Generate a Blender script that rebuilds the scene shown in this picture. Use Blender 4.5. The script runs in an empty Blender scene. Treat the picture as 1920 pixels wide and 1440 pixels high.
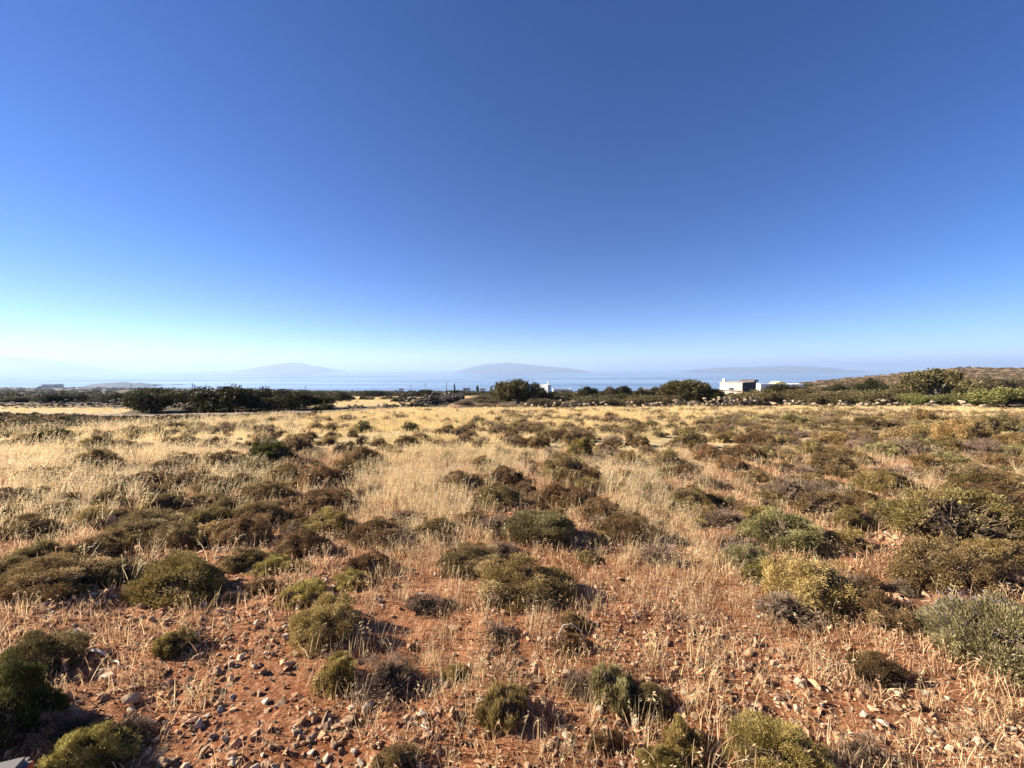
import bpy, bmesh, math, random
import numpy as np
from mathutils import Vector, Matrix

random.seed(7)
R = math.radians
sc = bpy.context.scene
COL = sc.collection

# ------------------------------------------------------------------ camera, sky, sun, exposure
FPX = 723.0                      # focal length in pixels of the 1920 px wide photograph
EYE = 1.60
PITCH = math.atan(30.0 / FPX)    # tilted slightly down: the sea horizon stands 30 px above the middle
cam_d = bpy.data.cameras.new('camera')
cam_d.sensor_width = 36.0
cam_d.lens = 36.0 * FPX / 1920.0
cam_d.clip_start = 0.05
cam_d.clip_end = 400000.0
cam = bpy.data.objects.new('camera', cam_d)
COL.objects.link(cam)
cam.location = (0, 0, EYE)
cam.rotation_euler = (math.pi / 2 - PITCH, 0, 0)
sc.camera = cam

SUN_EL = R(25.0)
SUN_AZ = R(-82.0)                # measured clockwise from the view direction: far left, a little ahead
world = bpy.data.worlds.new('World')
sc.world = world
world.use_nodes = True
wn = world.node_tree
wn.nodes.clear()
sky = wn.nodes.new('ShaderNodeTexSky')
sky.sky_type = 'NISHITA'
sky.sun_disc = False
sky.sun_elevation = SUN_EL
sky.sun_rotation = SUN_AZ % (2 * math.pi)
sky.altitude = 200.0
sky.air_density = 0.64
sky.dust_density = 0.03
sky.ozone_density = 3.0
bg = wn.nodes.new('ShaderNodeBackground')
bg.inputs['Strength'].default_value = 0.05
wo = wn.nodes.new('ShaderNodeOutputWorld')
grade = wn.nodes.new('ShaderNodeHueSaturation')
grade.inputs['Saturation'].default_value = 1.27
grade.inputs['Hue'].default_value = 0.514
wn.links.new(sky.outputs[0], grade.inputs['Color'])
wn.links.new(grade.outputs[0], bg.inputs[0])
wn.links.new(bg.outputs[0], wo.inputs[0])

sun_d = bpy.data.lights.new('sun', 'SUN')
sun_d.energy = 5.0
sun_d.angle = R(0.53)
sun_d.color = (1.0, 0.90, 0.74)
sun = bpy.data.objects.new('sun', sun_d)
COL.objects.link(sun)
sdir = Vector((math.sin(SUN_AZ) * math.cos(SUN_EL), math.cos(SUN_AZ) * math.cos(SUN_EL), math.sin(SUN_EL)))
sun.rotation_euler = sdir.to_track_quat('Z', 'Y').to_euler()
sun.location = (-40, 10, 40)

sc.view_settings.view_transform = 'Standard'
sc.view_settings.look = 'None'
sc.view_settings.gamma = 1.0
sc.view_settings.use_curve_mapping = False
sc.view_settings.exposure = 1.75
sc.render.engine = 'CYCLES'
sc.cycles.use_denoising = True
sc.cycles.max_bounces = 6
sc.cycles.diffuse_bounces = 3
sc.cycles.glossy_bounces = 2
sc.cycles.transmission_bounces = 4
sc.cycles.volume_bounces = 0
sc.cycles.sample_clamp_indirect = 4.0

# ------------------------------------------------------------------ noise, terrain, projection
def _hash(ix, iy, seed):
    h = (ix.astype(np.int64) * 374761393 + iy.astype(np.int64) * 668265263 + seed * 1442695041) & 0xFFFFFFFF
    h = ((h ^ (h >> 13)) * 1274126177) & 0xFFFFFFFF
    return ((h ^ (h >> 16)) & 0xFFFFFF) / float(0xFFFFFF)

def vnoise(x, y, seed=0):
    x = np.asarray(x, float); y = np.asarray(y, float)
    ix = np.floor(x); iy = np.floor(y)
    fx = x - ix; fy = y - iy
    fx = fx * fx * (3 - 2 * fx); fy = fy * fy * (3 - 2 * fy)
    a = _hash(ix, iy, seed); b = _hash(ix + 1, iy, seed)
    c = _hash(ix, iy + 1, seed); d = _hash(ix + 1, iy + 1, seed)
    return (a + (b - a) * fx) * (1 - fy) + (c + (d - c) * fx) * fy

def fbm(x, y, seed=0, o=3):
    s = 0; a = 1; n = 0
    for k in range(o):
        s = s + a * vnoise(x * 2 ** k, y * 2 ** k, seed + k * 17); n += a; a *= .5
    return s / n

def sstep(a, b, x):
    t = np.clip((x - a) / (b - a), 0, 1)
    return t * t * (3 - 2 * t)

# drop of the ground per metre of forward depth, by direction u = tan(azimuth) and depth
DQ = np.array([0, 12, 25, 35, 50, 80, 140, 240, 350, 480, 700, 1100, 1800, 4000], float)
UQ = np.array([-1.7, -1.0, -0.6, -0.25, 0.1, 0.45, 0.62, 0.76, 0.90, 1.02, 1.14, 1.35, 1.8])
lft = [.045, .047, .050, .052, .056, .062, .067, .062, .058, .056, .053, .052, .0505, .0505]
mid = [.045, .045, .046, .049, .055, .058, .060, .0605, .061, .061, .0615, .0615, .062, .062]
cen = [.045, .045, .046, .048, .054, .057, .059, .0605, .061, .061, .0615, .0615, .062, .062]
rgt = [.045, .045, .045, .046, .050, .053, .056, .058, .060, .061, .0615, .0615, .062, .062]
TAB = np.array([
    lft, lft,
    [(a + b) / 2 for a, b in zip(lft, mid)],
    mid, cen, rgt,
    [.045, .045, .045, .046, .048, .050, .051, .051, .052, .057, .060, .061, .062, .062],
    [.045, .045, .045, .045, .045, .045, .042, .037, .033, .045, .056, .060, .062, .062],
    [.045, .045, .045, .045, .044, .041, .034, .024, .018, .035, .050, .060, .062, .062],
    [.045, .045, .045, .045, .043, .038, .028, .014, .007, .026, .048, .060, .062, .062],
    [.045, .045, .045, .044, .042, .036, .024, .007, -.0045, .020, .045, .060, .062, .062],
    [.045, .045, .045, .044, .042, .037, .026, .010, .000, .020, .045, .060, .062, .062],
    [.045, .045, .045, .044, .042, .038, .028, .014, .005, .020, .045, .060, .062, .062]])
LD = np.log(DQ + 8.0)
# resample smoothly
_us = np.linspace(-1.7, 1.8, 141)
_ls = np.linspace(LD[0], LD[-1], 121)
_t1 = np.array([np.interp(_ls, LD, row) for row in TAB])
_t2 = np.array([np.interp(_us, UQ, _t1[:, j]) for j in range(len(_ls))]).T
def _sm(a, n):
    for _ in range(n):
        p = np.pad(a, 1, mode='edge')
        a = (p[1:-1, 1:-1] * 2 + p[:-2, 1:-1] + p[2:, 1:-1] + p[1:-1, :-2] + p[1:-1, 2:]) / 6
    return a
_t2 = _sm(_t2, 5)
SEA_Z = -110.0

def zbase(x, y):
    x = np.asarray(x, float); y = np.asarray(y, float)
    r = np.hypot(x, y)
    d = np.maximum(y, r * 0.5)
    u = np.clip(x / np.maximum(d, 1e-6), -1.7, 1.8)
    fi = (u + 1.7) / 3.5 * 140; fj = (np.log(d + 8.0) - _ls[0]) / (_ls[-1] - _ls[0]) * 120
    fi = np.clip(fi, 0, 139.999); fj = np.clip(fj, 0, 119.999)
    i = fi.astype(int); j = fj.astype(int); a = fi - i; b = fj - j
    q = (_t2[i, j] * (1 - a) + _t2[i + 1, j] * a) * (1 - b) + (_t2[i, j + 1] * (1 - a) + _t2[i + 1, j + 1] * a) * b
    nearw = sstep(10, 25, r)
    zb = -q * d * nearw - .045 * y * (1 - nearw)
    return np.maximum(zb, SEA_Z - 4.0)

def zground(x, y):
    x = np.asarray(x, float); y = np.asarray(y, float)
    r = np.hypot(x, y)
    z = zbase(x, y)
    z = z + (fbm(x * .35, y * .35, 3) - .5) * .14 * sstep(.5, 6, r)
    z = z + (fbm(x * 1.9 + 5, y * 1.9, 11) - .5) * .07
    z = z + (fbm(x * 9, y * 9, 23) - .5) * .035 * (1 - sstep(8, 20, r))
    z = z + (fbm(x * .012, y * .012, 41) - .5) * 7.0 * sstep(150, 700, r)
    z = z + (fbm(x * .09, y * .09, 43) - .5) * 1.3 * sstep(45, 200, r)
    return z

cp, sp = math.cos(PITCH), math.sin(PITCH)
def ray(px, py):
    u = (px - 960.0) / FPX; v = (720.0 - py) / FPX
    return np.array([u, cp + v * sp, -sp + v * cp])

def unproject(px, py):
    """ground point seen at a pixel of the photograph"""
    d = ray(px, py)
    t = np.concatenate([np.linspace(.3, 40, 500), np.geomspace(40.3, 3000, 500)])
    P = d[None, :] * t[:, None]; P[:, 2] += EYE
    below = P[:, 2] < zground(P[:, 0], P[:, 1])
    k = int(np.argmax(below)) if below.any() else len(t) - 1
    lo, hi = t[max(k - 1, 0)], t[k]
    for _ in range(20):
        m = (lo + hi) / 2
        p = d * m
        if p[2] + EYE < float(zground(p[0], p[1])): hi = m
        else: lo = m
    p = d * hi
    return Vector((p[0], p[1], float(zground(p[0], p[1]))))

def project(x, y, z):
    zz = z - EYE
    f = y * cp - zz * sp
    up = y * sp + zz * cp
    f = np.where(np.abs(f) < 1e-4, 1e-4, f)
    return 960 + FPX * x / f, 720 - FPX * up / f, f

def at_depth(px, Y):
    """ground point in the direction of pixel column px at forward depth Y"""
    x = (px - 960.0) / FPX * Y
    return Vector((x, Y, float(zground(x, Y))))

# ------------------------------------------------------------------ helpers
def tag(o, label=None, cat=None, group=None, kind=None):
    if label: o['label'] = label
    if cat: o['category'] = cat
    if group: o['group'] = group
    if kind: o['kind'] = kind
    return o

def mk_mesh(name, V, F, mats=(), tint=None, midx=None, smooth=False):
    """F: (n,3) or (n,4) array, or list of such arrays"""
    V = np.asarray(V, np.float32)
    Fs = F if isinstance(F, list) else [F]
    me = bpy.data.meshes.new(name)
    me.vertices.add(len(V)); me.vertices.foreach_set('co', V.ravel())
    nl = sum(f.size for f in Fs); nf = sum(len(f) for f in Fs)
    me.loops.add(nl); me.polygons.add(nf)
    me.loops.foreach_set('vertex_index', np.concatenate([f.ravel() for f in Fs]).astype(np.int32))
    tot = np.concatenate([np.full(len(f), f.shape[1]) for f in Fs]).astype(np.int32)
    me.polygons.foreach_set('loop_start', np.concatenate([[0], np.cumsum(tot)[:-1]]).astype(np.int32))
    if midx is not None: me.polygons.foreach_set('material_index', np.asarray(midx, np.int32))
    me.polygons.foreach_set('use_smooth', np.full(nf, smooth))
    for m in mats: me.materials.append(m)
    me.update(calc_edges=True)
    if tint is not None:
        a = me.attributes.new('tint', 'FLOAT', 'FACE')
        a.data.foreach_set('value', np.asarray(tint, np.float32))
    return me

def link(name, data, parent=None, loc=(0, 0, 0), rot=(0, 0, 0), scale=(1, 1, 1)):
    o = bpy.data.objects.new(name, data)
    COL.objects.link(o)
    o.location = loc; o.rotation_euler = rot; o.scale = scale
    if parent is not None: o.parent = parent
    return o

def new_mat(name):
    m = bpy.data.materials.new(name); m.use_nodes = True
    nt = m.node_tree; nt.nodes.clear()
    out = nt.nodes.new('ShaderNodeOutputMaterial')
    return m, nt, out

def N(nt, t, **kw):
    n = nt.nodes.new(t)
    for k, v in kw.items():
        if k in n.inputs: n.inputs[k].default_value = v
        else: setattr(n, k, v)
    return n

def ramp(nt, stops, fac=None):
    r = nt.nodes.new('ShaderNodeValToRGB')
    e = r.color_ramp.elements
    while len(e) < len(stops): e.new(.5)
    for k, (p, c) in enumerate(stops):
        e[k].position = p; e[k].color = (*c, 1)
    if fac is not None: nt.links.new(fac, r.inputs[0])
    return r

def mixc(nt, fac, a, b, blend='MIX'):
    m = nt.nodes.new('ShaderNodeMix'); m.data_type = 'RGBA'; m.blend_type = blend
    for sock, v in ((m.inputs[0], fac), (m.inputs[6], a), (m.inputs[7], b)):
        if isinstance(v, (int, float)): sock.default_value = v
        elif isinstance(v, tuple): sock.default_value = (*v, 1)
        else: nt.links.new(v, sock)
    return m.outputs[2]

def leaf_mat(name, c0, c1, c2=None, transl=.25, rough=.6, obj_var=.22):
    """foliage: colour varies leaf by leaf (face attribute) and plant by plant"""
    m, nt, out = new_mat(name)
    at = N(nt, 'ShaderNodeAttribute', attribute_name='tint')
    stops = [(0, c0), (1, c1)] if c2 is None else [(0, c0), (.6, c1), (1, c2)]
    r = ramp(nt, stops, at.outputs['Fac'])
    oi = N(nt, 'ShaderNodeObjectInfo')
    hs = N(nt, 'ShaderNodeHueSaturation')
    mr = N(nt, 'ShaderNodeMapRange'); mr.inputs[3].default_value = 1 - obj_var; mr.inputs[4].default_value = 1 + obj_var
    nt.links.new(oi.outputs['Random'], mr.inputs[0])
    nt.links.new(mr.outputs[0], hs.inputs['Value'])
    mr2 = N(nt, 'ShaderNodeMapRange'); mr2.inputs[3].default_value = .478; mr2.inputs[4].default_value = .503
    ml = N(nt, 'ShaderNodeMath', operation='FRACT'); m7 = N(nt, 'ShaderNodeMath', operation='MULTIPLY'); m7.inputs[1].default_value = 7.31
    nt.links.new(oi.outputs['Random'], m7.inputs[0]); nt.links.new(m7.outputs[0], ml.inputs[0])
    nt.links.new(ml.outputs[0], mr2.inputs[0]); nt.links.new(mr2.outputs[0], hs.inputs['Hue'])
    nt.links.new(r.outputs[0], hs.inputs['Color'])
    d = N(nt, 'ShaderNodeBsdfPrincipled', Roughness=rough)
    d.inputs['Specular IOR Level'].default_value = .06
    nt.links.new(hs.outputs[0], d.inputs['Base Color'])
    t = N(nt, 'ShaderNodeBsdfTranslucent')
    nt.links.new(hs.outputs[0], t.inputs[0])
    mx = N(nt, 'ShaderNodeMixShader', Fac=transl)
    nt.links.new(d.outputs[0], mx.inputs[1]); nt.links.new(t.outputs[0], mx.inputs[2])
    nt.links.new(mx.outputs[0], out.inputs[0])
    return m

def noise_mat(name, c0, c1, scale=4.0, rough=.9, bump=.3, detail=6.0, obj_var=0.0, c_spot=None, bscale=None):
    m, nt, out = new_mat(name)
    tc = N(nt, 'ShaderNodeTexCoord')
    nz = N(nt, 'ShaderNodeTexNoise', Scale=scale, Detail=detail, Roughness=.65)
    nt.links.new(tc.outputs['Object'], nz.inputs['Vector'])
    r = ramp(nt, [(.3, c0), (.7, c1)], nz.outputs['Fac'])
    col = r.outputs[0]
    if c_spot is not None:
        n2 = N(nt, 'ShaderNodeTexNoise', Scale=scale * .45, Detail=3.0)
        nt.links.new(tc.outputs['Object'], n2.inputs['Vector'])
        r2 = ramp(nt, [(.52, (0, 0, 0)), (.66, (1, 1, 1))], n2.outputs['Fac'])
        col = mixc(nt, r2.outputs[0], col, c_spot)
    if obj_var:
        oi = N(nt, 'ShaderNodeObjectInfo'); hs = N(nt, 'ShaderNodeHueSaturation')
        mr = N(nt, 'ShaderNodeMapRange'); mr.inputs[3].default_value = 1 - obj_var; mr.inputs[4].default_value = 1 + obj_var
        nt.links.new(oi.outputs['Random'], mr.inputs[0]); nt.links.new(mr.outputs[0], hs.inputs['Value'])
        nt.links.new(col, hs.inputs['Color']); col = hs.outputs[0]
    b = N(nt, 'ShaderNodeBsdfPrincipled', Roughness=rough)
    b.inputs['Specular IOR Level'].default_value = .08
    nt.links.new(col, b.inputs['Base Color'])
    if bump:
        nb = N(nt, 'ShaderNodeTexNoise', Scale=bscale or scale * 4, Detail=6.0)
        nt.links.new(tc.outputs['Object'], nb.inputs['Vector'])
        bp = N(nt, 'ShaderNodeBump', Strength=bump, Distance=.02)
        nt.links.new(nb.outputs['Fac'], bp.inputs['Height'])
        nt.links.new(bp.outputs[0], b.inputs['Normal'])
    nt.links.new(b.outputs[0], out.inputs[0])
    return m

# ------------------------------------------------------------------ materials
MATS = {}
MATS['o'] = leaf_mat('olive_leaf', (.10, .072, .028), (.335, .25, .10), (.61, .50, .245), transl=.3)
MATS['yo'] = leaf_mat('yellow_olive_leaf', (.145, .102, .035), (.44, .33, .12), (.70, .57, .27), transl=.35)
MATS['y'] = leaf_mat('yellow_green_leaf', (.135, .108, .03), (.43, .355, .11), (.66, .57, .23), transl=.35)
MATS['b'] = leaf_mat('brown_leaf', (.09, .058, .025), (.30, .20, .084), (.55, .41, .195), transl=.3)
MATS['g'] = leaf_mat('grey_green_leaf', (.12, .105, .04), (.35, .31, .125), (.56, .51, .26), transl=.3)
MATS['k'] = leaf_mat('dark_green_leaf', (.035, .040, .012), (.105, .108, .032), (.21, .21, .07))
MATS['r'] = leaf_mat('grey_twig', (.13, .088, .058), (.32, .23, .155), (.52, .395, .28), transl=.15)
MATS['p'] = leaf_mat('thyme_leaf', (.13, .112, .045), (.39, .345, .165), (.60, .54, .31), transl=.3)
MATS['flower'] = leaf_mat('purple_flower', (.17, .12, .20), (.30, .22, .34), transl=.3)
MATS['wood'] = noise_mat('shrub_wood', (.075, .05, .032), (.17, .125, .085), scale=9, bump=.5)
MATS['treek'] = leaf_mat('lentisk_leaf', (.026, .026, .010), (.068, .064, .023), (.145, .13, .05), obj_var=.3)
MATS['treeg'] = leaf_mat('juniper_leaf', (.05, .041, .018), (.165, .136, .058), (.32, .265, .125), obj_var=.2)
MATS['treey'] = leaf_mat('pale_bush_leaf', (.08, .08, .025), (.22, .21, .07), (.34, .32, .12), obj_var=.2)
MATS['treeb'] = leaf_mat('grey_scrub_leaf', (.055, .045, .025), (.15, .125, .065), (.27, .23, .12), obj_var=.25)
MATS['bark'] = noise_mat('bark', (.06, .045, .035), (.16, .13, .10), scale=6, bump=.7)
MATS['straw'] = leaf_mat('straw', (.40, .29, .14), (.67, .535, .285), (.86, .75, .47), transl=.42, rough=.5, obj_var=.28)
MATS['straw_far'] = leaf_mat('yellow_straw', (.42, .295, .125), (.70, .555, .26), (.87, .75, .42), transl=.42, rough=.5, obj_var=.28)
MATS['straw_red'] = leaf_mat('short_dry_grass', (.31, .18, .085), (.55, .38, .20), (.74, .58, .34), transl=.4, rough=.5, obj_var=.35)
MATS['rock'] = noise_mat('limestone', (.40, .245, .15), (.68, .49, .32), scale=5, bump=.8, obj_var=.28, c_spot=(.36, .19, .10))
MATS['white_rock'] = noise_mat('white_limestone', (.52, .41, .29), (.80, .69, .53), scale=4, bump=.7, obj_var=.14, c_spot=(.50, .34, .22))
MATS['pebble'] = noise_mat('pebble', (.34, .17, .09), (.58, .36, .21), scale=7, bump=.4, obj_var=.4)
MATS['shaded_rock'] = noise_mat('shade_dark_stone', (.11, .09, .07), (.24, .20, .155), scale=3, bump=.8, obj_var=.25, c_spot=(.08, .07, .06))  # wall stone darkened: shade of the backlit walls put into its colour
MATS['wall_rock'] = noise_mat('wall_stone', (.16, .12, .08), (.40, .31, .21), scale=3, bump=.8, obj_var=.25, c_spot=(.26, .20, .15))
MATS['road'] = noise_mat('track_gravel', (.22, .16, .11), (.34, .26, .19), scale=2, bump=.3)
MATS['track'] = noise_mat('track_earth', (.20, .12, .065), (.30, .19, .105), scale=1.5, bump=.3)
MATS['white_wall'] = noise_mat('whitewash', (.70, .68, .64), (.82, .80, .76), scale=1.2, bump=.1)
MATS['block_wall'] = noise_mat('cream_render', (.46, .41, .32), (.60, .54, .43), scale=1.3, bump=.2, c_spot=(.44, .37, .29))
MATS['grey_wall'] = noise_mat('grey_render', (.28, .26, .24), (.40, .37, .34), scale=.6, bump=.2)
MATS['shaded_concrete'] = noise_mat('shaded_concrete', (.07, .062, .055), (.12, .105, .09), scale=1.5, bump=.3)  # concrete with the long side's shade put into its colour
MATS['yellow_roof'] = noise_mat('ochre_roof', (.72, .58, .22), (.82, .68, .32), scale=2, bump=.1)
MATS['dark_tile'] = noise_mat('dark_roof', (.10, .08, .07), (.18, .14, .12), scale=2, bump=.2)
MATS['pane'] = noise_mat('window_pane', (.03, .035, .04), (.06, .065, .07), scale=2, rough=.2, bump=0)
MATS['shutter'] = noise_mat('shutter_wood', (.10, .12, .16), (.16, .18, .22), scale=3, bump=.1)
MATS['pole'] = noise_mat('pole_wood', (.10, .08, .06), (.18, .15, .12), scale=5, bump=.2)
MATS['grey_plastic'] = noise_mat('grey_plastic', (.15, .14, .13), (.18, .165, .155), scale=3, rough=.55, bump=.05)
MATS['orange'] = noise_mat('orange_reflector', (.60, .12, .03), (.68, .17, .05), scale=8, rough=.25, bump=.05)
MATS['bleached'] = noise_mat('bleached_wood', (.62, .55, .44), (.80, .74, .63), scale=8, bump=.3)
MATS['isle'] = noise_mat('island_rock', (.055, .05, .04), (.10, .085, .065), scale=.0016, bump=0)

def ground_material():
    m, nt, out = new_mat('ground')
    geo = N(nt, 'ShaderNodeNewGeometry')
    P = geo.outputs['Position']
    def noise(s, d=6, r=.6, w=None):
        n = N(nt, 'ShaderNodeTexNoise', Scale=s, Detail=d, Roughness=r)
        nt.links.new(P, n.inputs['Vector']); return n.outputs['Fac']
    soil = ramp(nt, [(.28, (.10, .034, .014)), (.5, (.225, .085, .036)), (.72, (.38, .18, .088))], noise(5.5, 8, .7))
    grit = ramp(nt, [(.50, (0, 0, 0)), (.62, (1, 1, 1))], noise(55, 4, .6))
    soil2 = mixc(nt, grit.outputs[0], soil.outputs[0], (.40, .215, .115))
    straw = ramp(nt, [(.3, (.27, .185, .09)), (.52, (.48, .36, .185)), (.75, (.64, .52, .30))], noise(9, 8, .75))
    scrub = ramp(nt, [(.3, (.06, .045, .024)), (.55, (.13, .095, .055)), (.75, (.24, .17, .10))], noise(.9, 8, .75))
    hill = ramp(nt, [(.3, (.11, .075, .045)), (.5, (.23, .155, .095)), (.72, (.38, .275, .18))], noise(.16, 8, .8))
    def attr(nm):
        a = N(nt, 'ShaderNodeAttribute', attribute_name=nm); return a.outputs['Fac']
    # ragged edge between covers
    rag = noise(1.6, 6, .65)
    def edged(nm, gain=.9):
        ma = N(nt, 'ShaderNodeMath', operation='MULTIPLY_ADD'); ma.inputs[1].default_value = gain; 
        sub = N(nt, 'ShaderNodeMath', operation='SUBTRACT'); sub.inputs[1].default_value = .5
        nt.links.new(rag, sub.inputs[0]); nt.links.new(sub.outputs[0], ma.inputs[0]); nt.links.new(attr(nm), ma.inputs[2])
        r = ramp(nt, [(.35, (0, 0, 0)), (.62, (1, 1, 1))], ma.outputs[0]); return r.outputs[0]
    dust = ramp(nt, [(.48, (0, 0, 0)), (.75, (.7, .7, .7))], noise(.9, 6, .7))
    soil2 = mixc(nt, dust.outputs[0], soil2, (.36, .20, .11))
    deep = ramp(nt, [(.52, (0, 0, 0)), (.70, (.8, .8, .8))], noise(1.7, 5, .65))
    soil2 = mixc(nt, deep.outputs[0], soil2, (.15, .045, .018))
    c = mixc(nt, edged('straw'), soil2, straw.outputs[0])
    c = mixc(nt, edged('scrub'), c, scrub.outputs[0])
    c = mixc(nt, edged('hill', .5), c, hill.outputs[0])
    b = N(nt, 'ShaderNodeBsdfPrincipled', Roughness=.95); b.inputs['Specular IOR Level'].default_value = .1
    nt.links.new(c, b.inputs['Base Color'])
    bp = N(nt, 'ShaderNodeBump', Strength=.9, Distance=.03)
    nb = noise(26, 8, .7)
    nt.links.new(nb, bp.inputs['Height']); nt.links.new(bp.outputs[0], b.inputs['Normal'])
    nt.links.new(b.outputs[0], out.inputs[0])
    return m

def sea_material():
    m, nt, out = new_mat('sea_water')
    geo = N(nt, 'ShaderNodeNewGeometry')
    mp = N(nt, 'ShaderNodeMapping'); mp.inputs['Scale'].default_value = (.00035, .0022, 1)
    nt.links.new(geo.outputs['Position'], mp.inputs[0])
    nz = N(nt, 'ShaderNodeTexNoise', Scale=1.0, Detail=6.0, Roughness=.6)
    nt.links.new(mp.outputs[0], nz.inputs['Vector'])
    rr = N(nt, 'ShaderNodeMapRange'); rr.inputs[1].default_value = .35; rr.inputs[2].default_value = .65
    rr.inputs[3].default_value = .07; rr.inputs[4].default_value = .22
    nt.links.new(nz.outputs['Fac'], rr.inputs[0])
    b = N(nt, 'ShaderNodeBsdfPrincipled'); b.inputs['IOR'].default_value = 1.33
    b.inputs['Base Color'].default_value = (.012, .05, .11, 1)
    nt.links.new(rr.outputs[0], b.inputs['Roughness'])
    nt.links.new(b.outputs[0], out.inputs[0])
    return m

# ------------------------------------------------------------------ ground cover masks (in the place, from outlines of the fields)
def poly_mask(px, py, pts, soft=0):
    inside = np.zeros(px.shape, bool)
    n = len(pts)
    for i in range(n):
        x0, y0 = pts[i]; x1, y1 = pts[(i + 1) % n]
        if y0 == y1: continue
        c = ((y0 > py) != (y1 > py)) & (px < (x1 - x0) * (py - y0) / (y1 - y0) + x0)
        inside ^= c
    return inside

FIELDS = [  # straw fields beyond the near one, as outlines of ground (direction column, depth)
    [(-200, 24.0), (225, 22.5), (250, 29), (-200, 34)],
    [(560, 31), (700, 31), (770, 33), (880, 62), (700, 62), (600, 55), (560, 40)],
    [(600, 66), (900, 70), (900, 110), (600, 110)],
    [(430, 150), (590, 140), (600, 230), (430, 240)],
    [(860, 80), (960, 80), (960, 110), (870, 110)],
    [(1030, 58), (1100, 60), (1120, 85), (1030, 85)],
    [(1180, 60), (1260, 60), (1260, 75), (1180, 75)],
    [(330, 60), (470, 60), (470, 85), (330, 85)],
]
def field_masks(x, y):
    Y = np.maximum(y, .01)
    col = 960 + x / Y * FPX
    r = np.hypot(x, y)
    px, py, f = project(x, y, zbase(x, y))
    beyond = np.zeros(x.shape, bool)
    for pl in FIELDS: beyond |= poly_mask(col, Y, pl)
    beyond &= y > 5
    # far edge of the near field by column
    edge = np.interp(col, [-200, 0, 150, 300, 450, 640, 760, 1000, 1330, 1500, 1800, 1920, 2200],
                     [11, 12.5, 14.3, 15.8, 17.8, 22, 25, 24.8, 25.6, 25.8, 25.5, 23, 23])
    edge = np.where(y > 0, edge, 20.)
    nearf = r * 0 + (np.where(y > 0, y, r) < edge)
    # straw cover on the near field: thick far off, thin near the camera
    sw = sstep(5.0, 13.0, np.where(y > 0, y, r * .6)) * .75 + .12
    strips = np.exp(-(((col - 790) / 90) ** 2)) * sstep(3, 5, y) + np.exp(-(((col - 1180) / 90) ** 2)) * sstep(2.5, 4, y) * .8 \
        + np.exp(-(((col - 1300) / 60) ** 2)) * sstep(1.6, 2.2, y) * .5
    sw = np.clip(sw + strips * .4 + (fbm(x * .8, y * .8, 77) - .5) * .5, 0, 1)
    # bare ground on the right and front
    straw = np.where(nearf > 0, sw, np.where(beyond, 1.0, 0.0))
    scrub = np.where(nearf > 0, 0.0, np.where(beyond, 0.0, 1.0))
    hillw = sstep(.72, .82, x / Y) * sstep(60, 90, y)
    return straw, scrub * (1 - hillw), hillw, edge

# ------------------------------------------------------------------ ground
def build_ground():
    az = np.concatenate([np.linspace(-62, 62, 560), np.linspace(66, 294, 58)])
    az = np.radians(az)
    rr = np.concatenate([[.02, .25, .5, .7], np.geomspace(.9, 4200, 400)])
    A, RR = np.meshgrid(az, rr)
    X = np.sin(A) * RR; Y = np.cos(A) * RR
    Z = zground(X, Y)
    n = len(az); k = len(rr)
    V = np.stack([X, Y, Z], -1).reshape(-1, 3)
    i = np.arange(k - 1)[:, None]; j = np.arange(n)[None, :]
    jn = (j + 1) % n
    F = np.stack([i * n + j, (i + 1) * n + j, (i + 1) * n + jn, i * n + jn], -1).reshape(-1, 4)[:, ::-1]
    me = mk_mesh('ground', V, F, [ground_material()], smooth=True)
    st, sb, hl, _ = field_masks(V[:, 0], V[:, 1])
    for nm, arr in (('straw', st), ('scrub', sb), ('hill', hl)):
        a = me.attributes.new(nm, 'FLOAT', 'POINT'); a.data.foreach_set('value', arr.astype(np.float32))
    return tag(link('ground', me), 'red earth plain with dry straw sloping down to the sea', 'ground', kind='structure')
build_ground()

def build_sea():
    ang = np.linspace(0, 2 * math.pi, 97)[:-1]
    rr = np.array([600, 1500, 3000, 8000, 20000, 60000.])
    V = np.array([[r * math.sin(a), r * math.cos(a), SEA_Z] for r in rr for a in ang])
    n = 96
    F = np.array([[i * n + j, i * n + (j + 1) % n, (i + 1) * n + (j + 1) % n, (i + 1) * n + j] for i in range(len(rr) - 1) for j in range(n)])[:, ::-1]
    tag(link('sea', mk_mesh('sea', V, F, [sea_material()])), 'calm pale blue sea reaching the hazy horizon', 'sea', kind='structure')
build_sea()

def ridge(name, prof, Y, depth, label, mat, rough=.12, base=SEA_Z, n=90, m=14):
    """an island: a heightfield whose skyline follows prof = (column, row) points at forward depth Y"""
    cols = np.linspace(prof[0][0], prof[-1][0], n)
    rows = np.interp(cols, [p[0] for p in prof], [p[1] for p in prof])
    x = (cols - 960) / FPX * Y
    h = (690 - rows) / FPX * Y + EYE - base
    rng = np.random.default_rng(int(abs(prof[0][0])) + 5)
    V = []
    for j in range(m):
        t = j / (m - 1) * 2 - 1
        w = max(0, 1 - abs(t) ** 1.6)
        z = base - 6 + (h + 6) * w * (1 + (fbm(x / Y * 90, np.full(n, j * .9), 9) - .5) * rough * 3 * (w < .98))
        V.append(np.stack([x + 0 * z, np.full(n, Y + t * depth), z], -1))
    V = np.concatenate(V)
    F = np.array([[j * n + i, j * n + i + 1, (j + 1) * n + i + 1, (j + 1) * n + i] for j in range(m - 1) for i in range(n - 1)])
    return tag(link(name, mk_mesh(name, V, F, [mat], smooth=True)), label, 'island', kind='structure')

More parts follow.
